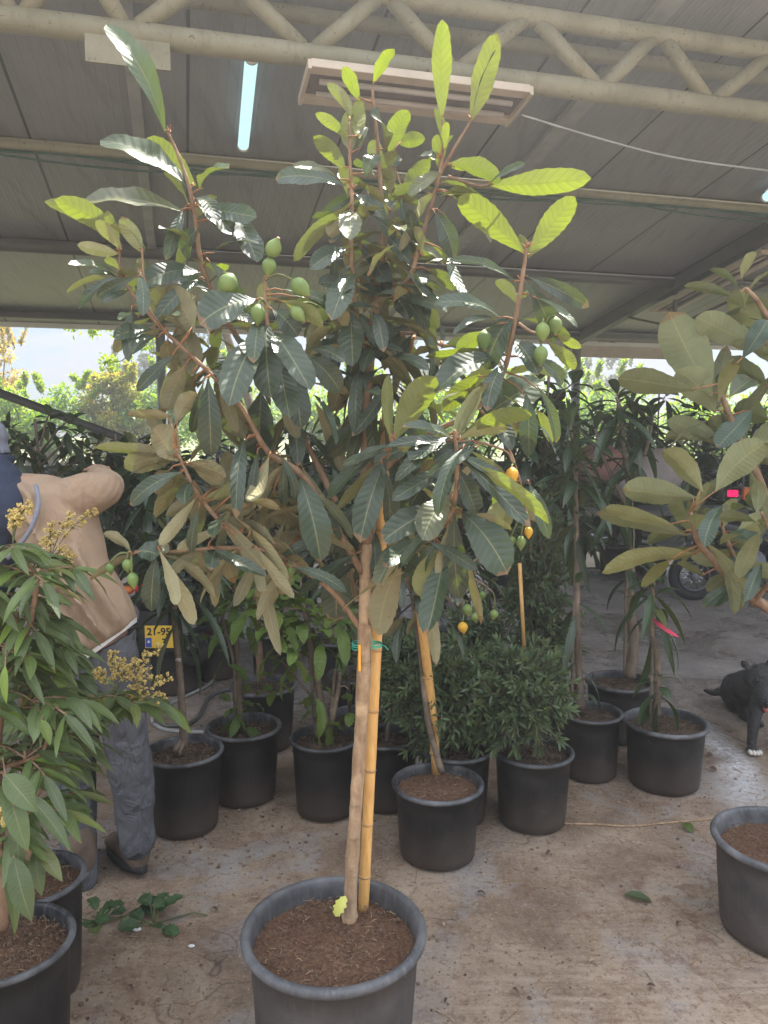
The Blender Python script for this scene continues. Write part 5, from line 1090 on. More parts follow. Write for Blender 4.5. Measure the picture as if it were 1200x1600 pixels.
# ------------------------------------------------------------------ blobs merged into one continuous skin by a voxel remesh
def ell(c, a, b, n=20): return [c+a*math.cos(2*math.pi*j/n)+b*math.sin(2*math.pi*j/n) for j in range(n)]
def limb(mb, pts, rad, n=16, k=4, flat=1.0):
    sp = smooth_path(pts, k); rr_ = list(np.interp(np.linspace(0, len(pts)-1, len(sp)), range(len(pts)), rad)); mb.tube(sp, rr_, n)
    mb.ball(sp[0], rr_[0]*.98); mb.ball(sp[-1], rr_[-1]*.98)
def blob(mb, name, mat, parent, vox, sm=6, disp=None):
    o = mb.build(name, mat, parent, recalc=True)
    r_ = o.modifiers.new('r', 'REMESH'); r_.mode = 'VOXEL'; r_.voxel_size = vox; r_.use_smooth_shade = True
    s_ = o.modifiers.new('s', 'SMOOTH'); s_.iterations = sm; s_.factor = .6
    if disp:
        tx = bpy.data.textures.new(name+'_folds', 'CLOUDS'); tx.noise_scale = disp[0]; tx.noise_depth = 2
        d_ = o.modifiers.new('d', 'DISPLACE'); d_.texture = tx; d_.strength = disp[1]; d_.mid_level = .5; d_.texture_coords = 'GLOBAL'
        s2 = o.modifiers.new('s2', 'SMOOTH'); s2.iterations = 2
    return o
# ------------------------------------------------------------------ worker bending to the left, seen from behind
Yw = 2.78
def W(px, py, dy=0.0): return P(px, py, Yw+dy)
foot = PZ(168, 1362, 0)
per = thing('person', 'worker in tan shirt and grey trousers seen from behind, bending left with right arm raised', 'person', (foot.x, Yw, 0))
def seg(L_, R_, dy=0.0, dd=.1, n=72):     # ring between two outline points, depth radius dd
    a, c = W(*L_, dy), W(*R_, dy); return ell((a+c)/2, (c-a)/2, Vector((0, dd, 0)), n)
# body underneath: one continuous mesh
mm = mpp(W(150, 900))
body = MB()
limb(body, [W(146, 1010), W(120, 920), W(85, 840, .02), (W(45, 790, .04))], [.13, .12, .14, .12])
limb(body, [W(45, 790, .04), W(0, 755, .08), W(-32, 715, .1)], [.07, .06, .055])
hc = W(-42, 690, .1); body.ball(hc, .082, .095, .11); body.ball(hc+Vector((-.05, .05, -.03)), .05, .055, .06)
body.ball(hc+Vector((-.02, .10, -.02)), .016, .02, .02); body.ball(hc+Vector((.078, .01, -.01)), .012, .022, .03)
limb(body, [W(95, 785), W(135, 775, -.01), W(168, 762, .05)], [.062, .052, .045]); limb(body, [W(168, 762, .05), W(160, 748, .2), W(150, 735, .34)], [.042, .036, .028])
pc = W(149, 733, .38); body.ball(pc, .035, .045, .018)
for k, (dx, L_) in enumerate(((-.026, .055), (-.009, .068), (.009, .064), (.026, .05))):
    q0 = pc+Vector((dx, .035, 0)); limb(body, [q0, q0+Vector((dx*.2, L_*.5, .004)), q0+Vector((dx*.3, L_*.85, -.014))], [.0095, .0088, .0075], 8)
limb(body, [pc+Vector((-.028, .0, 0)), pc+Vector((-.052, .02, -.006)), pc+Vector((-.05, .045, -.014))], [.011, .010, .008], 8)
limb(body, [W(-5, 790, .04), W(-60, 850, .1), W(-90, 930, .2)], [.06, .048, .04]); limb(body, [W(-90, 930, .2), W(-85, 960, .4), W(-70, 975, .5)], [.04, .034, .028])
pc2 = W(-66, 978, .55); body.ball(pc2, .035, .045, .02)
for k, (dx, L_) in enumerate(((-.026, .055), (-.009, .068), (.009, .064), (.026, .05))):
    q0 = pc2+Vector((dx, .035, 0)); limb(body, [q0, q0+Vector((0, L_*.5, -.01)), q0+Vector((0, L_*.7, -.035))], [.0095, .0088, .0075], 8)
limb(body, [pc2+Vector((.028, .0, 0)), pc2+Vector((.05, .02, -.006)), pc2+Vector((.045, .045, -.02))], [.011, .010, .008], 8)
limb(body, [W(175, 1040), W(203, 1200), W(214, 1320)], [.075, .055, .038]); limb(body, [W(125, 1050), W(116, 1220), W(125, 1360, -.08)], [.075, .055, .038])
limb(body, [W(150, 1035), W(170, 1055)], [.10, .08]); limb(body, [W(150, 1035), W(128, 1060)], [.10, .08])
blob(body, 'body', M['skin'], per, .009, 3)
# shirt
sh = MB()
rings = [seg((92, 1052), (214, 966), 0, .15), seg((88, 1030), (206, 945), 0, .15), seg((80, 985), (190, 912), 0, .142), seg((66, 935), (168, 872), 0, .138), seg((48, 885), (158, 828), .01, .142), seg((28, 842), (150, 790), .02, .145), seg((4, 808), (118, 752), .03, .14), seg((-22, 788), (80, 742), .05, .11), seg((-40, 768), (28, 738), .06, .08)]
RW = []
for i in range(len(rings)-1):
    for j in range(7): RW.append([a_.lerp(c_, j/7) for a_, c_ in zip(rings[i], rings[i+1])])
RW.append(rings[-1]); NR = len(RW)
for i, rg in enumerate(RW):
    t_ = i/(NR-1); cen = sum(rg, Vector())/len(rg)
    for j, p in enumerate(rg):
        th = 2*math.pi*j/len(rg); x_ = math.cos(th); bk = max(0, -math.sin(th)); f_ = 0
        for (x0, sl_, t0, t1, am, wd) in ((.55, -.9, .0, .75, .022, .07), (.20, -.75, .0, .6, .020, .11), (-.15, -.7, .05, .5, .018, .10), (.80, -.5, .0, .5, .016, .08), (-.5, .4, .5, .95, .014, .12), (.1, 1.2, .62, .95, .012, .12)):
            if t0 <= t_ <= t1: f_ += 3.4*am*math.exp(-((x_-x0-sl_*(t_-t0))/wd)**2)*math.sin(math.pi*(t_-t0)/(t1-t0))**.5
        rg[j] = p+(p-cen).normalized()*(f_*(.3+bk)-.006)
sh.ring_loft([[Vector(v) for v in r_] for r_ in RW])
limb(sh, [W(80, 785, .02), W(112, 782, .01), W(140, 772, 0), W(163, 764, .02)], [.075, .085, .082, .066])
limb(sh, [W(163, 764, .02), W(170, 758, .1), W(160, 750, .22), W(155, 743, .3)], [.058, .054, .05, .046])
limb(sh, [W(0, 800, .04), W(-50, 850, .08), W(-88, 925, .18)], [.085, .075, .06])
shirt = blob(sh, 'shirt', M['tan_cloth'], per, .008, 3, (.16, .016))
hm_ = MB(); hm_.ring_loft([seg((97, 1057), (211, 974), 0, .142), seg((92, 1048), (211, 966), 0, .142)], cap=False); hm_.build('undershirt_hem', M['white'], per)
# navy hood over the shoulders with a grey edge, and a cap
hd = MB()
limb(hd, [W(-30, 735, .05), W(-5, 785, -.01), W(-8, 850, -.02), W(-40, 930, .0)], [.10, .125, .13, .11]); hd.ball(W(20, 800, -.02), .115, .15, .12); hd.ball(W(0, 765, .04), .11, .12, .07)
hood = blob(hd, 'hood', M['navy_cloth'], per, .011, 6, (.12, .02))
ed = MB(); ed.tube(smooth_path([W(56, 758, -.12), W(60, 788, -.155), W(50, 822, -.175), W(32, 850, -.18), W(12, 872, -.17)], 5), .008, 8); ed.build('hood_trim', M['trim'], hood)
cp = MB(); cc = W(-40, 682, .1); cp.ball(cc, .115, .125, .09); cp.tube([cc+Vector((0, 0, -.03)), cc+Vector((0, 0, -.062))], [.112, .122], 20)
cap = blob(cp, 'cap', M['trim'], per, .009, 3)
MB().ball(cc+Vector((.01, .0, -.085)), .128, .14, .035, 20, 8).build('cap_brim', M['navy_cloth'], cap)
# trousers
tr_ = MB()
tr_.ring_loft([seg((100, 1040), (210, 985), 0, .125), seg((92, 1075), (214, 1045), 0, .13), seg((84, 1110), (216, 1100), 0, .11)])
limb(tr_, [W(172, 1060), W(190, 1120), W(204, 1200), W(212, 1270), W(215, 1318)], [.100, .088, .080, .070, .066])
limb(tr_, [W(122, 1070), W(114, 1150), W(114, 1230), W(122, 1300, -.04), W(127, 1372, -.08)], [.102, .090, .082, .068, .060])
blob(tr_, 'trousers', M['grey_cloth'], per, .009, 3, (.09, .022))
def boot(h, toe, side):
    b_ = MB(); d = (toe-h).normalized(); up = Vector((0, 0, 1)); s = d.cross(up).normalized()
    b_.ring_loft([ell(h+d*x+up*z, s*w_, (up*hh), 18) for x, z, w_, hh in ((-.045, .05, .02, .03), (-.03, .055, .042, .05), (.02, .06, .045, .055), (.09, .05, .046, .046), (.16, .04, .05, .036), (.21, .034, .045, .028), (.235, .03, .02, .018))])
    limb(b_, [h+up*.06, h+up*.15+d*.005], [.052, .056]); o = blob(b_, 'boot', M['boot'], per, .007, 4)
    sl_ = MB(); sl_.ring_loft([[h+d*(.095+.15*math.cos(t_))+s*(.052*math.sin(t_))*(1.0+.1*math.cos(t_))+up*z for t_ in [2*math.pi*j/24 for j in range(24)]] for z in (.0, .022)]); sl_.build('sole', M['black_rubber'], o)
h1 = W(214, 1330); h1.z = .02; h2 = W(128, 1380, -.08); h2.z = .02
boot(h1, h1+Vector((-.16, .18, 0)), 1); boot(h2, h2+Vector((-.08, .2, 0)), -1)
# ------------------------------------------------------------------ black dog lying at the right edge
Yd = PZ(1176, 1172, 0).y
def Dg(px, py, dy=0.0): return P(px, py, Yd+dy)
dog = thing('dog', 'black dog with white toes lying on the floor at the right edge', 'dog', (Dg(1180, 1150).x, Yd+.2, 0))
b_ = MB()
hn = PZ(1162, 1108); hn = Vector((hn.x, hn.y, .118)); ch_ = Dg(1200, 1084, .16)
limb(b_, [hn, hn.lerp(ch_, .4)+Vector((0, 0, .03)), hn.lerp(ch_, .8)+Vector((0, 0, .02)), ch_], [.115, .105, .115, .10])
b_.ball(hn+Vector((-.06, -.03, -.01)), .08, .15, .12)
limb(b_, [hn+Vector((-.06, -.12, -.05)), hn+Vector((-.07, -.16, -.10)), hn+Vector((-.05, -.26, -.112))], [.05, .03, .022])
limb(b_, [Dg(1204, 1070, .12), Dg(1200, 1058, .02), Dg(1196, 1056, -.04)], [.085, .072, .068])   # neck
hd_ = Dg(1186, 1060, -.08); b_.ball(hd_, .082, .085, .072)
limb(b_, [hd_+Vector((-.012, -.04, -.02)), hd_+Vector((-.035, -.12, -.055)), hd_+Vector((-.042, -.165, -.07))], [.052, .038, .028])
limb(b_, [hd_+Vector((-.012, -.03, -.05)), hd_+Vector((-.028, -.10, -.10)), hd_+Vector((-.034, -.135, -.118))], [.032, .022, .016])
for ex, ez in ((-.062, .05), (.05, .055)):
    e_ = hd_+Vector((ex, .01, ez)); b_.ring_loft([ell(e_, Vector((.026, 0, 0)), Vector((0, .012, 0)), 12), ell(e_+Vector((ex*.25, .0, .04)), Vector((.020, 0, 0)), Vector((0, .009, 0)), 12), ell(e_+Vector((ex*.5, -.02, .045)), Vector((.008, 0, 0)), Vector((0, .006, 0)), 12)])
limb(b_, [Dg(1190, 1088, .15), Dg(1180, 1115, .06), Dg(1176, 1145, .02), Dg(1174, 1165, .0), Dg(1176, 1172, -.03)], [.052, .036, .027, .023, .022])
limb(b_, [Dg(1218, 1092, .15), Dg(1225, 1120, .06), Dg(1222, 1150, .02), Dg(1222, 1170, -.02)], [.055, .04, .03, .024])
limb(b_, [hn+Vector((-.10, .06, -.02)), hn+Vector((-.17, .04, -.03)), hn+Vector((-.24, .0, .0))], [.028, .02, .011])
for cx in (1176, 1222):
    pw = Dg(cx, 1172, -.05); pw.z = .022; b_.ball(pw, .034, .04, .02)
    for k in (-1.5, -.5, .5, 1.5): b_.ball(pw+Vector((k*.016, -.030+abs(k)*.006, -.004)), .0105, .02, .014)
pb = hn+Vector((-.05, -.29, 0)); pb.z = .02; b_.ball(pb, .03, .04, .018)
blob(b_, 'body', M['dog'], dog, .0065, 3)
for cx in (1176, 1222):
    pw = Dg(cx, 1172, -.05); pw.z = .022
    for k in (-1.5, -.5, .5, 1.5): MB().ball(pw+Vector((k*.017, -.036+abs(k)*.006, -.003)), .0108, .019, .0145).build('white_toe', M['dog_white'], dog)
MB().ball(hd_+Vector((-.046, -.19, -.068)), .016, .012, .012).build('nose', M['nose'], dog)
for ex in (-.045, .022): MB().ball(hd_+Vector((ex, -.072, .012)), .009).build('eye', M['nose'], dog)
MB().tube(smooth_path([hd_+Vector((-.03, -.10, -.078)), hd_+Vector((-.036, -.15, -.098)), hd_+Vector((-.04, -.16, -.118))], 3), [.016, .016, .016, .014, .013, .011, .006], 8).build('tongue', M['tongue'], dog)
cr_ = [Dg(1202, 1066, .07)+Vector((math.cos(a_)*.09, math.sin(a_)*.05, -math.sin(a_)*.06+math.cos(a_)*.02)) for a_ in [2*math.pi*j/24 for j in range(25)]]
MB().tube(cr_, .008, 8).build('collar', M['salmon'], dog)
# ------------------------------------------------------------------ scooter seen from behind
def wheel(parent, c, axis, r, tw, spokes=0):
    axis = Vector(axis).normalized(); a = axis.orthogonal().normalized(); b2 = axis.cross(a); t_ = MB(); rg = []
    for j in range(36):
        th = 2*math.pi*j/36; o = a*math.cos(th)+b2*math.sin(th); rg.append([c+o*(r-tw*.5+tw*.5*math.cos(p_))+axis*tw*.5*math.sin(p_) for p_ in [2*math.pi*k/12 for k in range(12)]])
    t_.ring_loft(rg, closed=True); w_ = t_.build('wheel', M['black_rubber'], parent)
    rm = MB(); rg = []
    for j in range(36):
        th = 2*math.pi*j/36; o = a*math.cos(th)+b2*math.sin(th); rg.append([c+o*(r-tw*1.05+.008*math.cos(p_))+axis*tw*.42*math.sin(p_) for p_ in [2*math.pi*k/8 for k in range(8)]])
    rm.ring_loft(rg, closed=True); rm.build('rim', M['grey_plastic'], w_)
    hb = MB().tube([c-axis*tw*.6, c+axis*tw*.6], .045, 14).build('hub', M['grey_plastic'], w_)
    for j in range(spokes): 
        th = 2*math.pi*j/spokes; o = a*math.cos(th)+b2*math.sin(th); MB().tube([c+axis*tw*.2*(1 if j % 2 else -1), c+o*(r-tw)], .006, 6).build('spoke', M['chrome'], w_)
    return w_
sc0 = PZ(245, 1092, 0); scy = sc0.y
sc_ = thing('scooter', 'black motor scooter with yellow plate parked behind the worker', 'motor scooter', (sc0.x, scy, 0), 'motorcycles in the yard')
def S(x, y, z): return Vector((sc0.x+x, scy+y, z))
wheel(sc_, S(0, .27, .26), (1, .05, 0), .26, .12); wheel(sc_, S(-.02, 1.5, .26), (1, .05, 0), .26, .11)
bd = MB(); bd.ring_loft([ell(S(0, y, z), Vector((w_, 0, 0)), Vector((0, 0, h_)), 20) for y, z, w_, h_ in ((.0, .62, .08, .06), (.06, .62, .14, .12), (.3, .6, .17, .16), (.6, .56, .17, .16), (.8, .42, .16, .10), (1.0, .32, .16, .05), (1.15, .4, .17, .1), (1.25, .6, .18, .2), (1.35, .8, .14, .14), (1.4, .9, .06, .05))])
bdo = bd.build('body', M['black_gloss'], sc_)
MB().ring_loft([ell(S(0, y, .78), Vector((w_, 0, 0)), Vector((0, 0, .05)), 16) for y, w_ in ((.02, .06), (.08, .13), (.35, .15), (.7, .12), (.85, .06))]).build('seat', M['black_rubber'], sc_)
MB().box(S(.0, .0, .70), (.11, 0, 0), (0, .02, 0), (0, 0, .028)).build('tail_light', M['tail_light'], sc_)
for sg in (-1, 1): MB().ball(S(.17*sg, .02, .69), .045, .03, .028).build('indicator', M['orange_lens'], sc_)
MB().ring_loft([[S(x, -.01, .56), S(x, -.07, .30), S(x, -.06, .30), S(x, 0, .56)] for x in (-.09, .09)]).build('mudguard', M['black_rubber'], sc_, recalc=True)
pl = P(250, 995, scy-.06); plt = MB().box(pl, (.092, 0, 0), (0, .002, 0), (0, 0, .070)).build('number_plate', M['plate'], sc_, smooth=False)
MB().box(pl+Vector((-.070, -.0035, -.035)), (.018, 0, 0), (0, .001, 0), (0, 0, .030)).build('blue_strip', M['plate_blue'], plt, smooth=False)
def text_mesh(s_, size, loc, parent, name, mat, ry=0):
    cu = bpy.data.curves.new(name, 'FONT'); cu.body = s_; cu.size = size; cu.extrude = .001; cu.align_x = 'LEFT'; cu.offset = size*.02
    o = bpy.data.objects.new(name, cu); COL.objects.link(o); dg = bpy.context.evaluated_depsgraph_get(); me = bpy.data.meshes.new_from_object(o.evaluated_get(dg)); bpy.data.objects.remove(o)
    off = wloc(parent); me.transform(Matrix.Translation(Vector(loc)-off) @ Matrix.Rotation(math.pi/2, 4, 'X')); me.materials.clear(); me.materials.append(mat)
    o = bpy.data.objects.new(name, me); COL.objects.link(o); o.parent = parent; return o
text_mesh('21-95', .064, pl+Vector((-.080, -.004, .012)), plt, 'plate_number', M['ink'])
text_mesh('7', .064, pl+Vector((.012, -.004, -.055)), plt, 'plate_number', M['ink'])
text_mesh('*', .04, pl+Vector((-.077, -.006, -.050)), plt, 'plate_emblem', M['white'])
MB().tube(smooth_path([S(.14, .5, .22), S(.2, .25, .25), S(.24, -.02, .30)], 4), [.05, .06, .07, .08, .085, .09, .09, .085, .07], 18).build('exhaust', M['black_rubber'], sc_)
MB().ball(S(.24, .02, .34), .06, .12, .07).build('exhaust_shield', M['black_gloss'], sc_)
MB().tube(smooth_path([S(-.33, 1.2, .98), S(-.15, 1.32, .96), S(0, 1.36, .95), S(.15, 1.32, .96), S(.33, 1.2, .98)], 3), .016, 8).build('handlebar', M['black_gloss'], sc_)
for sg in (-1, 1):
    MB().tube([S(.2*sg, 1.28, .97), S(.26*sg, 1.22, 1.18)], .007, 6).build('mirror_stalk', M['black_gloss'], sc_)
    MB().ball(S(.29*sg, 1.2, 1.21), .075, .02, .045, 16, 10).build('mirror', M['chrome'], sc_)
ws = MB(); ws.ring_loft([[S(x, 1.42-abs(x)*.3, z0_) for x in (-.17, -.08, 0, .08, .17)]+[S(x, 1.435-abs(x)*.3, z0_) for x in (.17, .08, 0, -.08, -.17)] for z0_ in (.95, 1.12, 1.26)]); ws.build('windshield', M['cotton'], sc_, recalc=True)
# second machine beside it: grey fairing with red and orange lens
g0 = PZ(322, 1010, 0); t = thing('motorcycle', 'grey tailed motorcycle with red and orange lens right of the scooter', 'motorcycle', g0, 'motorcycles in the yard')
def G2(x, y, z): return g0+Vector((x, y, z))
wheel(t, G2(0, .3, .3), (1, .1, 0), .3, .12); wheel(t, G2(.05, 1.6, .3), (1, .1, 0), .3, .1, 8)
MB().ring_loft([ell(G2(-.02, y, z), Vector((w_, 0, 0)), Vector((0, 0, h_)), 20) for y, z, w_, h_ in ((-.1, .72, .03, .03), (-.05, .70, .09, .09), (.2, .66, .14, .15), (.6, .62, .15, .17), (1.0, .6, .16, .2), (1.3, .75, .13, .15), (1.45, .85, .05, .05))]).build('body', M['grey_plastic'], t)
MB().ring_loft([ell(G2(-.02, y, .83), Vector((w_, 0, 0)), Vector((0, 0, .045)), 16) for y, w_ in ((.0, .05), (.08, .11), (.5, .13), (.8, .07))]).build('seat', M['black_rubber'], t)
MB().box(G2(-.05, -.12, .76), (.05, 0, .03), (0, .02, 0), (-.01, 0, .022)).build('tail_light', M['tail_light'], t); MB().box(G2(-.1, -.10, .70), (.05, 0, .03), (0, .02, 0), (-.01, 0, .02)).build('indicator', M['orange_lens'], t)
MB().tube(smooth_path([G2(-.35, 1.2, 1.0), G2(0, 1.35, .98), G2(.35, 1.2, 1.0)], 4), .015, 8).build('handlebar', M['black_gloss'], t)
# motorcycle behind the right loquat, seen from the side
m0 = PZ(1083, 938, 0); t = thing('motorcycle', 'dark motorcycle with spoked wheel and red lamp behind the right loquat', 'motorcycle', (m0.x, m0.y, 0), 'motorcycles in the yard')
def G3(x, y, z): return m0+Vector((x, y, z))
wheel(t, G3(0, 0, .25), (.12, 1, 0), .25, .10, 12); wheel(t, G3(1.3, .15, .25), (.12, 1, 0), .25, .11, 12)
MB().ring_loft([ell(G3(x, x*.1, z), Vector((0, w_, 0)), Vector((0, 0, h_)), 18) for x, z, w_, h_ in ((.1, .78, .03, .03), (.2, .76, .09, .09), (.5, .66, .14, .17), (.9, .6, .15, .2), (1.25, .66, .12, .12), (1.5, .75, .04, .03))]).build('body', M['black_gloss'], t)
MB().ring_loft([ell(G3(x, x*.1, z), Vector((0, w_, 0)), Vector((0, 0, .04)), 14) for x, z, w_ in ((.7, .84, .05), (.85, .84, .13), (1.3, .84, .12), (1.5, .86, .05))]).build('seat', M['black_rubber'], t)
MB().tube([G3(0, 0, .25), G3(.18, .03, .95)], .022, 8).build('fork', M['grey_plastic'], t); MB().tube([G3(.2, -.3, 1.0), G3(.2, .35, 1.0)], .015, 8).build('handlebar', M['black_gloss'], t)
MB().ring_loft([ell(G3(.02+.3*math.cos(a_), 0, .25+.3*math.sin(a_)), Vector((0, .07, 0)), Vector((.006, 0, .006)), 10) for a_ in [R(30+i*12) for i in range(10)]]).build('mudguard', M['black_gloss'], t)
MB().ring_loft([ell(G3(.5, y, .4), Vector((.16, 0, 0)), Vector((0, 0, .14)), 14) for y in (-.12, .14)]).build('engine', M['grey_plastic'], t)
lp_ = P(1145, 771, m0.y-.25); MB().box(lp_, (.045, 0, 0), (0, .02, 0), (-.0, 0, .032)).build('red_lamp', M['lit_red'], t, smooth=False)
MB().box(lp_+Vector((.20, 0, .0)), (.10, 0, 0), (0, .02, 0), (0, 0, .06)).build('indicator', M['orange_lens'], t, smooth=False)
MB().tube([lp_+Vector((0, .02, 0)), lp_+Vector((.1, .1, -.1)), G3(.2, 0, .98)], .014, 8).build('lamp_bracket', M['black_gloss'], t)
# ------------------------------------------------------------------ sacks behind the mango saplings
def sack(px, py, Y, rx, rz_, mat, label, cat='sack'):
    c = P(px, py, Y); t_ = thing('sack', label, cat, (c.x, Y, 0), 'sacks stacked on the bench'); b3 = MB(); b3.ball(c, rx, .22, rz_, 18, 12); b3.ball(c+Vector((rx*.5, 0, rz_*.2)), rx*.6, .2, rz_*.8); o = blob(b3, 'sack_body', M[mat], t_, .03, 4, (.2, .05)); MB().tube([c+Vector((rx*.9, 0, rz_*.3)), c+Vector((rx*1.2, 0, rz_*.5))], [.05, .03], 8).build('sack_neck', M[mat], o)
bn = P(985, 790, 8.2); t = thing('bench', 'low bench carrying pale sacks behind the mango saplings', 'bench', (bn.x, 8.2, 0))
MB().box(Vector((bn.x, 8.2, bn.z-.05)), (1.1, 0, 0), (0, .35, 0), (0, 0, .025)).build('bench_top', M['steel_dark'], t, smooth=False)
for sx_ in (-1, 1):
    for sy_ in (-1, 1): MB().box(Vector((bn.x+1.0*sx_, 8.2+.3*sy_, (bn.z-.07)/2)), (.03, 0, 0), (0, .03, 0), (0, 0, (bn.z-.075)/2)).build('leg', M['steel_dark'], t, smooth=False)
sack(930, 725, 8.2, .26, .2, 'salmon', 'salmon pink sack on the bench left of the pale ones'); sack(985, 752, 8.15, .22, .22, 'cotton', 'pale sack in the middle of the bench'); sack(1028, 735, 8.2, .3, .24, 'cotton', 'larger pale sack on the right end of the bench')
# ------------------------------------------------------------------ hoses, stick, fallen leaves, litter
def gtube(pts, r, name, mat, label, cat, n=8): return tag(MB().tube(smooth_path([PZ(x, y, r) for x, y in pts], 8), r, n).build(name, M[mat]), label, cat)
gtube([(365, 1010), (350, 1045), (325, 1070), (290, 1088), (255, 1105), (238, 1122), (248, 1136), (275, 1142), (320, 1144)], .011, 'garden_hose', 'cable_grey', 'pale grey hose looping on the wet floor right of the scooter', 'hose')
gtube([(372, 1076), (345, 1080), (325, 1092), (315, 1112), (300, 1128), (270, 1134), (240, 1130)], .013, 'garden_hose', 'steel_dark', 'darker hose curving from the hose loop to the reddish stemmed pot', 'hose')
gtube([(882, 1287), (930, 1288), (985, 1291), (1040, 1286), (1085, 1282), (1122, 1279)], .0045, 'dry_stick', 'straw', 'long thin dry stick on the floor left of the right grey pot', 'stick')
MB().tube([P(236, 1133, PZ(240, 1137).y), P(256, 1126, PZ(255, 1130).y)], .001, 4)
random.seed(91)
def fallen(name, label, cx, cy, n, rpx, L, mat, h=.05, prof='oval', sprig=True):
    c = PZ(cx, cy); t = thing(name, label, 'fallen leaves', c); S_ = Leaves(); tk = MB(); mm = mpp(c)
    for i in range(n):
        a_ = rnd(0, 6.28); r_ = rpx*mm*math.sqrt(random.random()); b_ = c+Vector((r_*math.cos(a_)*.6, r_*math.sin(a_)*.9, rnd(.005, h))); d = Vector((math.cos(a_+rnd(-.7, .7)), math.sin(a_+rnd(-.7, .7)), rnd(-.05, .35)))
        S_.add(b_, b_+d*L*rnd(.8, 1.2), Vector((rnd(-.4, .4), rnd(-.5, .2), 1)), L*rnd(.6, .8), .08, .25, rnd(0, .15)); tk.tube([c+Vector((0, 0, .01)), b_], .002, 5)
    S_.build('leaves', M[mat], t, nseg=9, ncol=5, prof=prof, serr=.16, wave=.15); tk.tube([c+Vector((.0, 0, .01)), c+Vector((.12, .06, .012)), c+Vector((.17, .05, .008))], .0025, 5); tk.build('stem', M['bark_green'], t)
fallen('fallen_sprig', 'broken dark green sprig with lobed leaves lying right of the left pots', 240, 1448, 11, 34, .062, 'guava_dark', .06)
fallen('fallen_sprig', 'broken dark green sprig lying against the second left pot', 150, 1448, 9, 34, .062, 'guava_dark', .07)
def one_leaf(label, a, b_, w_, mat, age=0.0):
    S_ = Leaves(); A = PZ(*a, .012); B2 = PZ(*b_, .008); S_.add(A, B2, Vector((0, -.3, 1)), w_*mpp(A), .12, .3, age); o = S_.build('fallen_leaf', M[mat], nseg=8, ncol=5, prof='oval'); tag(o, label, 'fallen leaf')
one_leaf('pale green fallen leaf at the right end of the long stick', (1066, 1287), (1082, 1300), 14, 'guava', .3)
one_leaf('dry greenish leaf lying flat in the middle of the muddy floor', (975, 1398), (1020, 1408), 16, 'loquat', .2)
one_leaf('small pale leaf beside the right grey pot', (1130, 1348), (1146, 1342), 9, 'guava', .5)
one_leaf('dark curled dead leaf in front of the crooked mango pot', (1108, 1200), (1120, 1204), 9, 'dead', 0)
one_leaf('dark dead leaf near the white swept streak', (1104, 1178), (1114, 1180), 7, 'dead', 0)
def litter(label, px, py, mat, r=.012):
    c = PZ(px, py, r*.5); b_ = MB(); b_.ball(c, r*1.3, r*.8, r*.5, 7, 5); o = b_.build('litter_scrap', M[mat], smooth=False); tag(o, label, 'litter')
litter('white torn scrap at the left of the fallen sprig', 214, 1452, 'white', .012); litter('white scrap lying right of the fallen sprig', 299, 1478, 'white', .009); litter('pale pebble near the main pot on the left', 301, 1569, 'straw', .009)
vs_ = MB()
gr = MB()
for i in range(11000):
    x, y = rnd(-2.6, 3.2), rnd(1.3, 5.2)
    if mnoise.noise(Vector((x*1.6, y*1.6, 0)))+rnd(-.3, .3) < -.05 or i % 2 and y > 3.4: continue
    c = Vector((x, y, .0015)); r = rnd(.0016, .0048)*(1.0 if random.random() < .97 else 2.2); vs_.ball(c, r, r*rnd(.6, 1.2), r*.6, 5, 3)
for i in range(1000):
    x, y = rnd(-2.4, 3.0), rnd(1.35, 4.6); c = Vector((x, y, .002)); a_ = rnd(0, 3.14); l = rnd(.01, .05); d = Vector((math.cos(a_), math.sin(a_), 0)); gr.tube([c-d*l, c+Vector((0, 0, rnd(0, .006)))+d.cross(Vector((0, 0, 1)))*l*rnd(-.3, .3), c+d*l], rnd(.0006, .0016), 4)
for i in range(1500):
    x, y = rnd(-2.0, .2) if i % 3 else rnd(-1.5, 2.5), rnd(1.4, 3.4)
    if mnoise.noise(Vector((x*2.2, y*2.2, 4))) < .0: continue
    r = rnd(.003, .009); vs_.ball(Vector((x, y, r*.3)), r*rnd(.8, 1.3), r*rnd(.7, 1.2), r*.6, 6, 4)
tag(vs_.build('gravel_grit', M['grit'], smooth=False), 'fine brown grit and soil crumbs scattered over the concrete floor', 'grit', kind='stuff')
tag(gr.build('straw_litter', M['straw'], smooth=False), 'bits of straw and twig scattered over the floor', 'straw', kind='stuff')

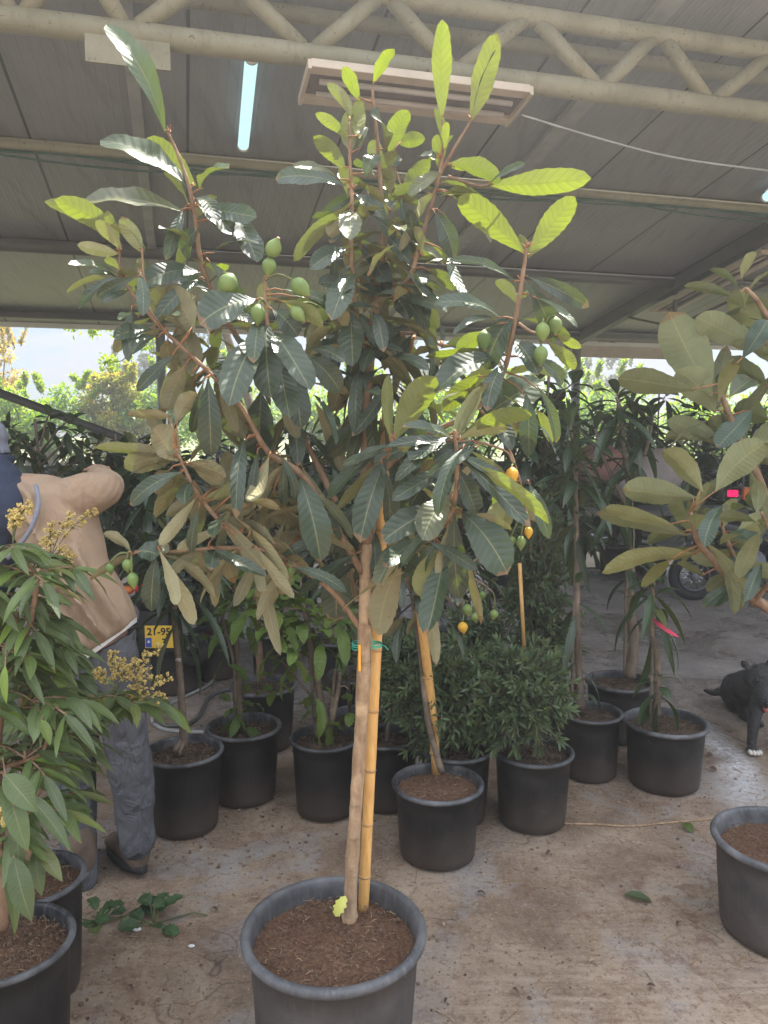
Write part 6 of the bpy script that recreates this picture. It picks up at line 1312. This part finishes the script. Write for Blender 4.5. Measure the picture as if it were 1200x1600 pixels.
for i, (x, y, a_, l, mt) in enumerate([(745, 1395, .3, 15, 'dead'), (690, 1440, 1.2, 12, 'straw'), (860, 1330, 2.2, 13, 'dead'), (800, 1545, .8, 14, 'dead'), (930, 1500, 2.6, 12, 'straw'), (700, 1560, 2.0, 13, 'dead'), (330, 1420, .4, 12, 'dead'), (200, 1540, 1.0, 14, 'dead'), (345, 1350, 2.4, 11, 'straw'), (1010, 1540, .2, 15, 'dead'), (1060, 1440, 1.8, 12, 'dead'), (770, 1330, 2.9, 10, 'straw')]):
    S_ = Leaves(); A = PZ(x, y, .006); B2 = PZ(x+l*math.cos(a_), y+l*math.sin(a_)*.6, .010); S_.add(A, B2, Vector((rnd(-.3, .3), -.2, 1)), l*.4*mpp(A), .2, .5, 0); o = S_.build('dead_leaf', M[mt], nseg=8, ncol=5, prof='oval')
    tag(o, ['dry brown leaf scrap below the green leaf on the open floor', 'straw coloured scrap just right of the main pot', 'dead leaf scrap between the bush pot and the long stick', 'dead leaf scrap near the bottom edge right of centre', 'straw coloured scrap on the streaked floor left of the grey pot', 'dead leaf scrap closest to the right side of the main pot', 'dead scrap left of the rim of the main pot', 'dead scrap at the bottom left of the floor', 'straw coloured scrap behind the main pot on the left', 'dead leaf scrap at the bottom right of the floor', 'dead scrap on the floor left of the right grey pot', 'straw scrap below the front pot of the grey green bush'][i], 'leaf scrap', 'dry leaf scraps on the floor')
# ------------------------------------------------------------------ scattering volume added to imitate the veil of lens glare
hz = NTree('veil_volume'); vol = hz.n('ShaderNodeVolumePrincipled'); vol.inputs['Color'].default_value = (.93, .93, .95, 1); vol.inputs['Density'].default_value = .010; vol.inputs['Anisotropy'].default_value = .55
hz.l(vol.outputs[0], hz.out.inputs[1])
hb = MB(); x0, x1, y0_, y1_, z0_, z1_ = -30, 30, -10, 34, -1.0, 6.5
hb.add([(x, y, z) for x in (x0, x1) for y in (y0_, y1_) for z in (z0_, z1_)], [(0, 1, 3, 2), (4, 6, 7, 5), (0, 4, 5, 1), (2, 3, 7, 6), (0, 2, 6, 4), (1, 5, 7, 3)])
hzo = hb.build('glare_veil', hz.mat, smooth=False); hzo['kind'] = 'stuff'
